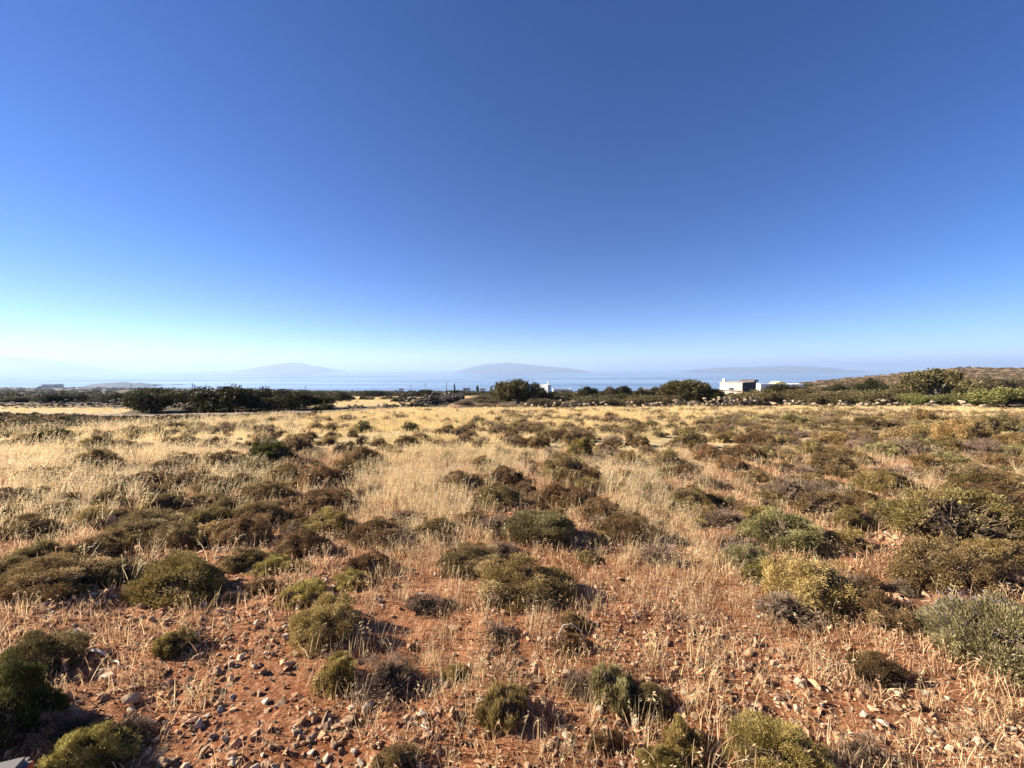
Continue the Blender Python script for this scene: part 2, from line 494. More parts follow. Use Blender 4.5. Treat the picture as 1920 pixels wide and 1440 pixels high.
ridge('island', [(-260, 690), (-150, 675), (-90, 671), (-60, 669), (-20, 669.5), (20, 668), (45, 671), (60, 672), (80, 676), (100, 678), (128, 687), (145, 694)], 11000, 1800,
      'pale hazy island ridge at the far left of the horizon', MATS['isle'])
ridge('island', [(480, 694), (495, 689), (508, 686), (520, 684), (530, 681.5), (540, 680), (550, 679), (557, 680), (568, 682.5), (580, 686), (592, 687), (606, 690), (620, 694)], 11500, 1400,
      'small cone shaped island fading into white haze', MATS['isle'])
ridge('island', [(865, 694), (878, 690), (888, 687.5), (897, 685), (905, 684), (914, 682), (925, 681.5), (936, 680), (944, 680.5), (955, 679.5), (966, 681), (980, 681.5), (992, 684), (1006, 684.5), (1022, 687), (1045, 688), (1062, 690), (1090, 694)], 11000, 1500,
      'long blue island in the middle of the horizon', MATS['isle'])
ridge('island', [(1300, 695), (1318, 692), (1335, 690.5), (1350, 689), (1372, 688.5), (1390, 688), (1410, 689), (1425, 688), (1440, 687), (1458, 687), (1470, 685.5), (1482, 685), (1495, 686), (1508, 688.5), (1518, 690), (1530, 688.5), (1540, 689), (1550, 692), (1562, 695)], 11000, 1500,
      'low blue island beside the scrubby hill on the right', MATS['isle'])
ridge('headland', [(165, 727), (185, 722), (195, 718), (235, 717.5), (260, 719), (285, 721), (300, 725)], 2420, 150,
      'grey headland running out into the sea on the left', MATS['isle'], rough=.3)
ridge('islet', [(287, 723), (292, 721), (300, 720.5), (310, 722.5)], 2560, 40, 'tiny rock islet off the end of the headland', MATS['isle'], n=16)
ridge('islet', [(314, 723), (319, 720.5), (335, 720), (345, 721), (352, 723)], 2580, 50, 'low dark islet standing in the sea beyond the headland', MATS['isle'], n=20)
ridge('islet', [(-14, 711), (-6, 708.6), (4, 709), (9, 711)], 4100, 60, 'flat rock in the sea at the left edge', MATS['isle'], n=14)
ridge('islet', [(16, 713), (20, 710.8), (25, 711.5), (28, 710.9), (33, 713)], 3700, 50, 'pair of small dark rocks in the sea far left', MATS['isle'], n=16)

def strip(name, pts, width, mat, label, cat, lift=.02, n=120, wfun=None):
    """a road surface laid over the ground along ground points"""
    P = np.array([[p.x, p.y] for p in pts])
    t = np.linspace(0, len(P) - 1, n)
    x = np.interp(t, range(len(P)), P[:, 0]); y = np.interp(t, range(len(P)), P[:, 1])
    for _ in range(12):
        x[1:-1] = (x[:-2] + 2 * x[1:-1] + x[2:]) / 4; y[1:-1] = (y[:-2] + 2 * y[1:-1] + y[2:]) / 4
    tx = np.gradient(x); ty = np.gradient(y); l = np.hypot(tx, ty); nx, ny = -ty / l, tx / l
    rows = []
    for s in np.linspace(-1, 1, 7):
        w = width / 2 * s * (1 + .12 * (vnoise(t * 1.7, t * 0 + s * 3, 5) - .5))
        xx = x + nx * w; yy = y + ny * w
        zc = zbase(x, y)
        zz = np.maximum(zground(xx, yy), zc - .03) + lift + .03 * (1 - abs(s)) - (.15 if abs(s) > .99 else 0)
        rows.append(np.stack([xx, yy, zz], -1))
    V = np.concatenate(rows)
    F = np.array([[j * n + i, j * n + i + 1, (j + 1) * n + i + 1, (j + 1) * n + i] for j in range(6) for i in range(n - 1)])
    return tag(link(name, mk_mesh(name, V, F, [mat], smooth=True)), label, cat, kind='structure')

strip('dirt_road', [at_depth(a, b) for a, b in ((-420, 23.5), (-200, 22.5), (0, 21.6), (100, 20.9), (200, 20.2), (300, 20.0), (400, 20.6), (500, 21.6), (600, 23.0), (690, 25.5))], 1.5,
      MATS['road'], 'pale gravel road passing in front of the dark bushes', 'road', lift=.10)
strip('dirt_track', [at_depth(a, b) for a, b in ((842, 26), (852, 31), (860, 38), (867, 48), (874, 60), (880, 78), (880, 95))], 1.6,
      MATS['track'], 'brown earth track beside the dark stone wall', 'track', lift=.0)

# ------------------------------------------------------------------ plant meshes
def nrm(a): return a / np.maximum(np.linalg.norm(a, axis=-1, keepdims=True), 1e-9)

def blades(P, D, L, W, rng):
    """diamond leaves: base P, direction D, length L, width W"""
    S = nrm(np.cross(D, rng.normal(size=D.shape)))
    L = L[:, None]; W = W[:, None]
    n = len(P)
    V = np.stack([P, P + D * L * .45 + S * W, P + D * L, P + D * L * .45 - S * W], 1).reshape(-1, 3)
    F = np.arange(n * 4).reshape(n, 4)
    return V, F

def ribbons(P0, P1, P2, W, rng):
    """bent stems through three points, tapering"""
    D = nrm(P2 - P0); S = nrm(np.cross(D, rng.normal(size=D.shape)))
    n = len(P0); W = W[:, None]
    V = np.stack([P0 - S * W, P0 + S * W, P1 - S * W * .8, P1 + S * W * .8, P2 - S * W * .25, P2 + S * W * .25], 1).reshape(-1, 3)
    b = np.arange(n)[:, None] * 6
    F = np.concatenate([b + np.array([[0, 1, 3, 2]]), b + np.array([[2, 3, 5, 4]])], 0)
    return V, F

def lumpy(rng, k=9, amp=.22, spread=.42):
    c = nrm(np.stack([rng.normal(size=k), rng.normal(size=k), np.abs(rng.normal(size=k)) * .8 + .1], -1))
    a = rng.uniform(.4, 1, k) * amp
    def f(d):
        ang2 = 2 - 2 * d @ c.T
        return 1 - amp * .8 + (a * np.exp(-ang2 / spread ** 2)).max(1) - .0
    return f

def dome_dirs(rng, n, zmin=-.05):
    z = rng.uniform(zmin, 1, n); a = rng.uniform(0, 2 * math.pi, n)
    s = np.sqrt(np.maximum(0, 1 - z * z))
    return np.stack([s * np.cos(a), s * np.sin(a), z], -1)

def shrub_parts(seed, n, style, fine=1.0):
    """unit cushion (radius 1, height 1) grown from many small tufts: foliage and wood as (V, F, tint)"""
    rng = np.random.default_rng(seed)
    f = lumpy(rng, k=int(rng.integers(5, 9)), amp=rng.uniform(.34, .50), spread=rng.uniform(.45, .7))
    patch = lumpy(rng, k=12, amp=.6, spread=.3)
    nk = {'soft': 120, 'twiggy': 60, 'tuft': 46}.get(style, 90)
    td = dome_dirs(rng, nk, -.08)
    tr = f(td) * rng.uniform(.72, .95, nk) * np.where(rng.random(nk) < .15, 1.1, 1.0)
    tc = td * tr[:, None]; tc[:, 2] = np.maximum(tc[:, 2], .02)
    ts = rng.uniform(.10, .24, nk)
    kk = rng.choice(nk, n, p=ts ** 2 / (ts ** 2).sum())
    q = nrm(rng.normal(size=(n, 3)) + td[kk] * .9 + np.array([0, 0, .25]))
    P = tc[kk] + q * (ts[kk] * rng.uniform(.25, 1.0, n) ** .5)[:, None]
    P[:, 2] = np.maximum(P[:, 2], rng.uniform(.0, .07, n))
    d = nrm(P + 1e-6)
    up = np.array([0, 0, 1.0])
    if style == 'soft':
        D = nrm(q * .7 + td[kk] * .3 + up * .4 + rng.normal(size=d.shape) * .4); L = rng.uniform(.05, .12, n); W = rng.uniform(.006, .013, n)
    elif style == 'twiggy':
        D = nrm(q * .8 + d * .5 + up * .2 + rng.normal(size=d.shape) * .5); L = rng.uniform(.10, .26, n); W = rng.uniform(.003, .007, n)
    elif style == 'tuft':
        D = nrm(q * .4 + up * 1.0 + rng.normal(size=d.shape) * .3); L = rng.uniform(.10, .24, n); W = rng.uniform(.006, .012, n)
        P[:, 2] *= .86
    else:  # spiny
        D = nrm(q * .7 + up * .25 + rng.normal(size=d.shape) * .6); L = rng.uniform(.04, .10, n); W = rng.uniform(.006, .014, n)
    L = L * fine; W = W * fine
    far_out = rng.random(n) < .02
    L = np.where(far_out, L * rng.uniform(1.5, 2.6, n), L)
    # lopsided growth and a few dead gaps where the twigs show
    lean = rng.normal(0, .16, 2)
    P[:, :2] += P[:, 2:3] * lean
    gaps = dome_dirs(rng, 3, .1)
    near_gap = (d @ gaps.T > rng.uniform(.90, .975, 3)).any(1)
    keep = ~(near_gap & (rng.random(n) < .85))
    P, D, L, W, d, kk = P[keep], D[keep], L[keep], W[keep], d[keep], kk[keep]; n = len(P)
    V, F = blades(P, D, L, W, rng)
    pv = patch(d); pv = (pv - pv.min()) / (pv.max() - pv.min() + 1e-6)
    tk = rng.normal(0, .16, nk)
    tint = np.clip(rng.normal(.42, .20, n) + (pv - .5) * .3 + tk[kk], 0, 1)
    # woody twigs from the root outward
    nt_ = 260 if style != 'twiggy' else 420
    td = dome_dirs(rng, nt_, .02)
    r1 = f(td)[:, None] * rng.uniform(.8, 1.03, (nt_, 1))
    P0 = np.stack([rng.normal(0, .12, nt_), rng.normal(0, .12, nt_), np.full(nt_, -.05)], -1)
    P2 = td * r1
    P1 = (P0 + P2) / 2 + rng.normal(0, .06, (nt_, 3)); P1[:, 2] = np.abs(P1[:, 2])
    TV, TF = ribbons(P0, P1, P2, rng.uniform(.006, .014, nt_), rng)
    # dense dead inner twigs
    ni = 500
    idr = dome_dirs(rng, ni, .0)
    IP = idr * (f(idr) * rng.uniform(.3, .72, ni))[:, None]
    IV, IF = blades(IP, nrm(idr + rng.normal(size=idr.shape) * .9), rng.uniform(.15, .3, ni), rng.uniform(.03, .06, ni), rng)
    # root crown: uneven core
    nu, nv = 18, 7
    core = []
    for j in range(nv):
        for i in range(nu):
            ph = (j / (nv - 1)) * math.pi / 2 * .98; th = i / nu * 2 * math.pi
            dd = np.array([[math.cos(ph) * math.cos(th), math.cos(ph) * math.sin(th), math.sin(ph)]])
            core.append((dd * f(dd)[:, None] * rng.uniform(.50, .70))[0] - np.array([0, 0, .03]))
    CV = np.array(core)
    CF = np.array([[j * nu + i, j * nu + (i + 1) % nu, (j + 1) * nu + (i + 1) % nu, (j + 1) * nu + i] for j in range(nv - 1) for i in range(nu)])
    WV = np.concatenate([TV, IV, CV]); WF = np.concatenate([TF, IF + len(TV), CF + len(TV) + len(IV)])
    # true to size: the leaf mass fills radius 1 and height 1
    kx = 1 / np.percentile(np.abs(V[:, 0]), 98.5); ky = 1 / np.percentile(np.abs(V[:, 1]), 98.5); kz = 1 / np.percentile(V[:, 2], 98.5)
    K = np.array([kx, ky, kz]); V = V * K; WV = WV * K
    return (V, F, tint), (WV, WF, rng.uniform(0, 1, len(WF)))

VAR = {}   # style -> list of (foliage mesh, wood mesh, joined mesh)
def make_variants(style, res, seeds, n, fine=1.0):
    L = []
    for s in seeds:
        (V, F, t), (WV, WF, wt) = shrub_parts(s, n, style, fine)
        fm = mk_mesh(f'foliage_{style}', V, F, [MATS['o']], t)
        wm = mk_mesh(f'twigs_{style}', WV, WF, [MATS['wood']], wt)
        jm = None if res == 'xl' else mk_mesh(f'cushion_{style}', np.concatenate([V, WV]), np.concatenate([F, WF + len(V)]), [MATS['o'], MATS['wood']],
                     np.concatenate([t, wt]), np.concatenate([np.zeros(len(F)), np.ones(len(WF))]))
        L.append((fm, wm, jm))
    VAR[(style, res)] = L
make_variants('spiny', 'hi', [11, 12, 13, 14, 18, 19, 20], 14000)
make_variants('spiny', 'lo', [21, 22, 23, 24, 25, 26], 3600)
make_variants('soft', 'hi', [31, 32, 33], 17000)
make_variants('soft', 'lo', [41, 42, 43], 3600)
make_variants('spiny', 'xl', [15, 16, 17, 27, 28], 30000, .68)
make_variants('soft', 'xl', [34, 35, 36], 36000, .68)
make_variants('twiggy', 'hi', [51, 52, 53], 4200)
make_variants('twiggy', 'lo', [61, 62, 63], 2200)
make_variants('tuft', 'hi', [71, 72], 8000)
make_variants('tuft', 'lo', [81], 3000)

def flower_mesh(seed):
    rng = np.random.default_rng(seed)
    n = 800
    d = dome_dirs(rng, n, .45)
    P = d * rng.uniform(.86, 1.04, (n, 1))
    V, F = blades(P, nrm(d + rng.normal(size=d.shape) * .6), rng.uniform(.02, .045, n), rng.uniform(.006, .012, n), rng)
    return mk_mesh('flower_heads', V, F, [MATS['flower']], rng.uniform(0, 1, n))
FLOWERS = flower_mesh(5)

KSTYLE = {'o': 'spiny', 'yo': 'spiny', 'y': 'soft', 'b': 'spiny', 'g': 'soft', 'k': 'soft', 'r': 'twiggy', 'p': 'soft', 'ty': 'tuft', 'tg': 'tuft'}
KMAT = {'ty': 'yo', 'tg': 'g'}
KWORD = {'o': 'olive', 'yo': 'yellowish olive', 'y': 'yellow-green', 'b': 'brown', 'g': 'grey-green', 'k': 'dark green', 'r': 'grey twiggy', 'p': 'purple-flowered', 'ty': 'upright yellowish', 'tg': 'upright green'}

# every cushion shrub of the field: centre column, row of its front foot, width and height in the photograph, kind
# [, full label, short name used to point at neighbours]
SH = [
 (330,1148,172,70,'y','bright green wide cushion shrub on bare red soil, front left','the bright green cushion'),
 (90,1128,170,66,'yo','broad yellow-olive cushion spread at the left edge above bare red soil','the broad left-edge cushion'),
 (215,1108,110,52,'o'),(170,1063,95,40,'o'),(75,1063,90,38,'o'),(272,1018,120,45,'o'),(310,967,75,40,'b'),
 (447,1030,120,45,'b'),(478,990,95,38,'o'),
 (612,1015,100,50,'y','neat yellow-green dome shrub left of the straw strip','the neat yellow-green dome'),
 (612,968,88,40,'b','dark brown domed shrub with black shaded side behind yellow-green dome','the black-shaded brown dome'),
 (562,1052,120,40,'b'),(455,1075,80,40,'o'),(510,1084,85,35,'y'),(563,1077,45,22,'y'),
 (565,1142,92,55,'y','small rounded yellow-green shrub between stones, right of bright green cushion','the small rounded yellow shrub'),
 (605,1225,130,100,'yo','tall yellowish shrub leaning over red soil, front left of centre','the tall yellowish front shrub'),
 (330,1230,68,45,'y','tiny straw-yellow shrub alone on bare red soil','the tiny lone yellow shrub'),
 (75,1300,170,110,'o','large brownish olive shrub at left edge above the dark green bush','the large brownish left shrub'),
 (14,1425,140,150,'k','nearly black green bush in the lower left corner','the nearly black corner bush'),
 (135,1400,110,55,'r'),(170,1452,150,80,'y','ragged yellow bush cut by bottom edge, lower left','the ragged lower-left yellow bush'),
 (250,1390,90,40,'r'),(628,1305,80,70,'y'),(403,930,76,30,'b'),(288,920,70,26,'b'),(20,955,80,25,'b'),(8,978,50,22,'k'),
 (130,998,35,16,'r'),(500,948,95,32,'b'),(550,912,90,28,'b'),(340,1038,110,35,'o'),(50,1015,100,28,'o'),(325,1080,90,20,'o'),
 (490,1118,70,25,'b'),(440,1135,60,22,'r'),
 (1008,1033,140,72,'g','grey-green domed shrub with black shadow side, centre of the field','the central grey-green dome'),
 (880,1085,115,62,'o','rounded olive shrub just in front of central grey-green dome','the rounded olive shrub'),
 (985,1150,185,76,'yo','wide flat-topped yellow-olive shrub, largest in the centre foreground','the wide central yellow-olive shrub'),
 (706,1038,105,62,'b','dark brown shrub with grass stems before it, left of centre','the dark brown grassy shrub'),
 (812,1018,80,36,'o'),(928,1010,75,40,'r'),(885,993,70,28,'b'),(945,1052,65,38,'r'),(845,1032,60,22,'r'),(1165,1025,115,42,'b'),
 (1120,1024,45,28,'yo'),(1102,1062,48,28,'y'),
 (1235,1068,85,45,'r','round grey twiggy shrub standing alone right of centre','the round grey twiggy shrub'),
 (932,965,105,48,'o','high olive mound amid the pale straw, centre','the high olive mound'),
 (868,928,90,34,'b'),(938,922,90,35,'b'),(975,938,65,30,'b'),(818,927,40,18,'b'),(1032,955,70,42,'b'),(1080,960,90,40,'b'),
 (1122,977,85,34,'b'),(1080,920,90,22,'b'),(1062,899,90,27,'o'),(1110,900,55,24,'b'),
 (665,1112,70,42,'y'),(690,1085,95,35,'b'),(800,1160,85,40,'r'),(840,1145,50,25,'r'),
 (735,1325,120,95,'r','grey-green shrub with long bare curved twigs, front centre-left','the bare-twigged front shrub'),
 (850,1285,52,42,'yo'),
 (945,1368,100,74,'ty','upright yellowish tuft shrub beside white stones, bottom centre','the upright bottom-centre tuft'),
 (1082,1315,65,60,'r'),
 (1145,1336,92,78,'tg','upright pale green shrub near an upright stone, bottom right of centre','the upright pale green shrub'),
 (1218,1345,100,62,'o'),(1070,1192,65,42,'o'),(1070,1228,75,32,'b'),(935,1215,65,48,'r'),(1285,1435,80,70,'y'),(1245,1450,90,25,'y'),
 (745,1448,90,38,'o'),(1135,1405,70,25,'b'),
 (1470,1052,150,74,'g','silvery green domed shrub behind the purple-flowered one','the silvery green dome'),
 (1392,1072,100,42,'p','low thyme shrub with purple flowers left of silvery green dome','the purple thyme'),
 (1525,1172,165,118,'yo','big yellow-brown domed shrub with black right side, right foreground','the big yellow-brown dome'),
 (1480,1178,110,62,'r'),(1425,1100,90,30,'y'),
 (1655,1200,110,85,'b','brown rounded shrub casting a black shadow, right of big yellow-brown dome','the brown shadow-casting shrub'),
 (1760,1125,190,92,'o','broad dark olive shrub, right foreground behind brown shrub','the broad dark olive shrub'),
 (1795,1048,240,80,'yo','very wide yellow-olive spread of shrub near right edge','the very wide right spread'),
 (1880,1075,120,40,'yo'),
 (1855,1300,225,175,'p','big sage green shrub with purple flower tips, right edge foreground','the big sage shrub'),
 (1895,1120,90,60,'r'),(1640,1300,125,75,'b'),(1395,1385,75,55,'r'),
 (1460,1456,180,58,'y','bright yellow-green bush along the bottom edge, right of centre','the bottom-edge yellow bush'),
 (1615,1448,110,45,'r'),(1590,1035,85,30,'yo'),(1690,990,100,42,'o'),(1495,958,115,45,'r'),
 (1297,966,100,46,'o','dark-sided olive mound right of the straw strip, middle field','the dark-sided olive mound'),
 (1545,978,120,28,'b'),(1365,1000,90,35,'r'),(1560,945,70,25,'r'),(1665,932,105,32,'yo'),(1835,934,120,36,'o'),(1905,938,80,34,'o'),
 (1855,962,125,30,'b','flat reddish brown shrub with dry stems, near right edge','the flat reddish brown shrub'),
 (1680,903,70,25,'r'),(1558,897,100,30,'o'),
 (1730,797,60,16,'b','isolated dark brown mound close to the wall, right','the isolated dark mound'),
 (1897,801,42,16,'yo'),(1568,802,40,12,'b'),(1530,822,30,13,'r'),(1628,832,40,14,'o'),(1650,860,60,22,'g'),(1712,868,90,28,'r'),
 (1775,820,65,16,'g'),(1855,816,80,12,'g'),(1810,835,100,18,'yo'),(1687,837,75,17,'o'),(1890,842,60,18,'yo'),(1845,862,75,18,'r'),
 (1780,855,70,14,'o'),(1637,812,60,12,'o'),(1682,808,45,11,'o'),(1540,846,30,10,'b'),(1580,865,50,16,'b'),(1655,922,60,20,'yo'),
 (1885,914,70,22,'yo'),(1905,885,50,18,'b'),(1865,880,60,15,'o'),
 (1165,813,28,9,'b'),(1196,813,30,9,'b'),(1153,838,45,18,'r'),(1196,840,46,15,'b'),(1265,797,32,11,'b'),(1257,806,28,9,'b'),
 (1313,803,32,13,'b'),(1384,790,26,8,'b'),(1411,806,30,9,'r'),(1296,822,30,14,'o'),(1313,826,28,11,'r'),(1350,818,40,11,'b'),
 (1348,832,46,10,'yo'),(1411,838,62,22,'b'),(1448,820,28,11,'yo'),(1290,845,75,17,'o'),(1386,864,62,23,'b'),
 (1432,863,50,22,'o','pitch-dark sided olive shrub, right middle field','the pitch-dark sided shrub'),
 (1330,868,62,20,'b'),(1175,877,58,25,'b'),(1217,858,45,18,'b'),(1250,882,62,22,'o'),(1275,882,40,14,'o'),(1373,890,62,21,'b'),
 (1494,803,56,14,'g','flat green shrub at the far edge of the field, right','the flat far green shrub'),
 (1440,793,40,7,'o'),(1171,903,46,16,'o'),(1183,910,34,15,'r'),(1165,930,52,22,'b'),(1217,946,40,20,'r'),(1228,905,35,10,'b'),
 (1247,923,40,16,'b'),(1455,911,40,17,'b'),(1380,961,30,18,'b'),(1520,908,50,14,'yo'),(1275,900,70,13,'b'),(1410,905,60,16,'o'),(1473,884,40,8,'b'),
 (770,811,34,15,'k'),(832,822,40,13,'b'),(856,819,32,13,'b'),(883,811,40,13,'b'),(883,825,40,12,'b'),(789,832,42,16,'o'),
 (822,840,40,12,'b'),(852,843,36,13,'b'),(870,832,36,11,'b'),(906,834,26,10,'r'),(889,840,34,10,'o'),(765,842,50,12,'o'),
 (956,827,34,15,'b'),(937,826,15,8,'b'),(950,813,26,8,'b'),(1016,810,28,9,'b'),(1018,828,36,16,'b'),(1066,808,36,11,'b'),
 (1106,811,24,8,'b'),(1058,826,45,12,'b'),(1075,834,50,15,'o'),(1106,832,30,10,'b'),(1006,843,50,15,'b'),(940,857,38,15,'o'),
 (962,852,20,6,'b'),(991,861,36,13,'r'),(1037,861,40,16,'r'),
 (1085,861,50,28,'y','dark shrub with a yellow-green cap, centre of middle field','the yellow-capped shrub'),
 (889,859,32,12,'o'),(902,880,48,17,'b'),(1062,871,36,9,'r'),(1114,877,40,16,'r'),(1137,853,46,12,'b'),(1152,877,30,13,'b'),(1150,902,30,12,'o'),
 (783,864,36,7,'b'),(762,860,22,10,'o'),
 (684,813,40,18,'k','small round dark green shrub standing in pale straw, far left of centre','the small round green shrub'),
 (711,838,32,16,'b','small black-brown knob shrub in pale straw','the small black-brown knob'),
 (509,880,92,40,'k','largest dark green dome shrub in the left middle field','the dark green dome'),
 (553,848,62,18,'o'),(498,838,20,9,'b'),(598,864,36,13,'b'),(682,882,80,22,'b'),(645,888,50,20,'b'),(698,897,32,15,'o'),
 (735,896,18,13,'r'),(551,898,36,12,'o'),(553,920,36,20,'b'),(615,924,105,30,'b'),(509,942,46,20,'o'),(630,940,60,14,'b'),
 (420,884,80,10,'b'),(752,860,36,13,'b'),(620,811,40,8,'b'),(485,892,60,10,'o'),(432,842,22,8,'r'),
 (92,838,62,19,'k','dark green mound in the leaning oat grass, far left','the dark green left mound'),
 (37,813,16,9,'k'),(40,842,55,11,'b'),(85,821,36,7,'b'),(127,821,28,7,'b'),(180,852,70,13,'o'),(236,852,50,16,'b'),(180,884,76,22,'o'),
 (62,864,26,11,'o'),(240,921,62,30,'r'),(355,928,85,32,'b'),(215,928,50,8,'o'),(198,950,60,18,'o'),(262,888,30,9,'b'),(12,890,40,10,'o'),
 (156,920,30,12,'b'),(65,942,40,17,'r'),(1147,788,36,7,'b'),(1237,780,26,9,'b'),(1316,778,20,8,'b'),
 # low cushions between the big ones, thicker on the right
 (1610,905,60,18,'o'),(1610,875,50,14,'yo'),(1745,890,70,20,'yo'),(1760,905,60,18,'o'),(1735,850,60,14,'g'),(1625,955,70,22,'b'),(1740,958,80,24,'yo'),
 (1770,985,80,24,'b'),(1600,998,90,26,'yo'),(1430,985,70,24,'yo'),(1440,945,60,20,'o'),(1545,925,60,18,'o'),(1500,915,50,14,'b'),(1480,860,40,13,'yo'),
 (1520,855,50,14,'o'),(1560,835,50,12,'yo'),(1600,845,40,11,'r'),(1470,835,40,12,'yo'),(1720,820,50,11,'yo'),(1890,865,60,16,'g'),(1790,880,60,15,'g'),
 (1830,900,60,18,'r'),(1910,1000,90,30,'yo'),(1930,960,60,24,'o'),(100,905,70,16,'o'),(60,900,50,14,'b'),(130,950,60,18,'b'),(110,975,70,20,'o'),
 (180,990,80,22,'yo'),(225,985,70,22,'o'),(390,990,80,26,'o'),(350,985,60,20,'b'),(430,965,70,22,'o'),(530,985,60,22,'o'),(400,1010,70,22,'yo'),
 (250,1045,80,24,'o'),(20,1085,80,28,'o'),(560,1000,60,22,'b'),(545,955,50,18,'b'),(460,915,60,16,'b'),(450,900,50,12,'o'),(300,895,60,14,'b'),
 (350,880,60,12,'b'),(330,905,50,14,'o'),(700,930,50,14,'r'),(760,985,60,20,'r'),(1010,975,60,20,'b'),(1340,950,50,16,'b'),(1200,880,30,11,'r'),
]

def field_shape(cx, base, w, h):
    """where a cushion stands and how wide and high it is, from its outline"""
    g0 = unproject(min(max(cx, -300), 2220), base)
    f = g0.y * cp - (g0.z - EYE) * sp
    W = w / FPX * f
    D = W / 2 * .95
    s = (EYE - g0.z) / math.sqrt(g0.y ** 2 + (EYE - g0.z) ** 2); c = math.sqrt(1 - s * s)
    g = unproject(cx, base - D * s * FPX / f * .9)
    f2 = g.y * cp - (g.z - EYE) * sp
    W = w / FPX * f2; D = W / 2
    T = h / FPX * f2
    Dd = min(D, .40 * T / s)
    g = unproject(cx, base - Dd * s * FPX / f * .95)
    A = T - Dd * s
    H = math.sqrt(max(A * A - (Dd * s) ** 2, (.27 * W) ** 2)) / c * 1.12
    if base < 900: H *= 1.2
    return g, W, max(Dd, .32 * W), min(H, .95 * W)

LAND = []          # (px, py, short name)
PEND = []          # objects still to be labelled from a landmark
def size_word(w):
    return 'large' if w >= 110 else 'medium' if w >= 70 else 'small' if w >= 36 else 'tiny'

shrub_rng = random.Random(3)
SPOTS = []         # shrub footprints, kept free of tall grass and stones
def place_shrub(e, name='cushion_shrub'):
    cx, base, w, h, kind = e[:5]
    g, W, Dd, H = field_shape(cx, base, w, h)
    st = KSTYLE[kind]
    big = w >= 62
    var = shrub_rng.choice(VAR[(st, 'xl' if w >= 98 and st in ('spiny', 'soft') else 'hi' if w >= 46 else 'lo')])
    mat = MATS[KMAT.get(kind, kind)]
    yaw = shrub_rng.choice((0, math.pi)) + shrub_rng.uniform(-.22, .22)
    scl = (W / 2 * .97, Dd * .97, H * (1.12 if base < 1080 else .98))
    SPOTS.append((g.x, g.y, (W / 2 + Dd) / 2, H))
    if big:
        root = link(name, None, loc=(g.x, g.y, g.z - .015), rot=(0, 0, yaw))
        root.empty_display_size = .1
        parts = [('foliage', var[0], mat), ('twigs', var[1], MATS['wood'])]
        if kind == 'p': parts.append(('flower_heads', FLOWERS, MATS['flower']))
        for nm, me, mt in parts:
            o = link(nm, me, root, scale=scl)
            o.material_slots[0].link = 'OBJECT'; o.material_slots[0].material = mt
            if nm == 'flower_heads': o['kind'] = 'stuff'
    else:
        root = link(name, var[2], loc=(g.x, g.y, g.z - .015), rot=(0, 0, yaw), scale=scl)
        root.material_slots[0].link = 'OBJECT'; root.material_slots[0].material = mat
    if len(e) > 5:
        tag(root, e[5], 'shrub', 'cushion shrubs of the field'); LAND.append((cx, base - h / 2, e[6]))
    else:
        tag(root, None, 'shrub', 'cushion shrubs of the field')
        PEND.append((root, cx, base - h / 2, f'{size_word(w)} {KWORD[kind]} shrub'))
for e in SH: place_shrub(e)

# ------------------------------------------------------------------ bushes and trees beyond the field
def tree_parts(seed, n, style):
    rng = np.random.default_rng(seed)
    nl = {'dense': 16, 'spiky': 26, 'loose': 15, 'low': 14}[style]
    lob = []
    for k in range(nl):
        a = rng.uniform(0, 2 * math.pi); rr = math.sqrt(rng.random()) * .68
        top = (1 - (rr / 1.0) ** 2) ** .5
        z = (rng.uniform(.10, .72) if k % 2 else rng.uniform(.4, .75)) * top if style != 'loose' else rng.uniform(.22, .75) * top
        s = rng.uniform(.20, .36)
        if style == 'spiky': s *= .68
        if style == 'loose': s *= .72
        lob.append((rr * math.cos(a), rr * math.sin(a), z + .05, s, s * (1.5 if style == 'spiky' else 1.0)))
    lob = np.array(lob)
    k = rng.integers(0, nl, n)
    d = nrm(rng.normal(size=(n, 3)))
    rad = rng.uniform(.55, 1.0, n) ** .6
    rad = np.where(rng.random(n) < .06, rad * rng.uniform(1.0, 1.35, n), rad)
    P = lob[k, :3] + d * rad[:, None] * np.stack([lob[k, 3], lob[k, 3], lob[k, 4]], -1) * (1 + .25 * np.sin(d[:, :1] * 9 + k[:, None]) * np.cos(d[:, 1:2] * 8))
    P = P[P[:, 2] > .01]
    n = len(P); d = d[:n]; k = k[:n]
    D = nrm(d * .6 + rng.normal(size=(n, 3)) * .6 + np.array([0, 0, .45]))
    V, F = blades(P, D, rng.uniform(.045, .095, n), rng.uniform(.011, .024, n), rng)
    lt = rng.uniform(-.22, .22, nl)
    tint = np.clip(rng.normal(.42, .2, n) + lt[k], 0, 1)
    zt = np.percentile(V[:, 2], 99.4); V[:, 2] /= zt
    lob[:, 2] /= zt; lob[:, 4] /= zt
    # trunk and limbs, tapered tubes of six sides
    TV = []; TF = []
    def tube(p0, p1, r0, r1):
        p0 = np.array(p0); p1 = np.array(p1); ax = nrm(p1 - p0)
        s = nrm(np.cross(ax, [.3, .7, .2])); t = np.cross(ax, s)
        b = sum(len(v) for v in TV)
        ring = lambda p, r: [p + r * (s * math.cos(q) + t * math.sin(q)) for q in np.linspace(0, 2 * math.pi, 7)[:-1]]
        TV.append(np.array(ring(p0, r0) + ring(p1, r1)))
        TF.append(np.array([[b + i, b + (i + 1) % 6, b + 6 + (i + 1) % 6, b + 6 + i] for i in range(6)]))
    fork = np.array([rng.normal(0, .05), rng.normal(0, .05), .2])
    tube((0, 0, -.06), fork, .07, .05)
    for q in lob:
        mid_ = fork + (q[:3] - fork) * .5 + rng.normal(0, .05, 3)
        tube(fork, mid_, .035, .022); tube(mid_, q[:3] + np.array([0, 0, q[4] * .4]), .022, .008)
    return (V, F, tint), (np.concatenate(TV), np.concatenate(TF))

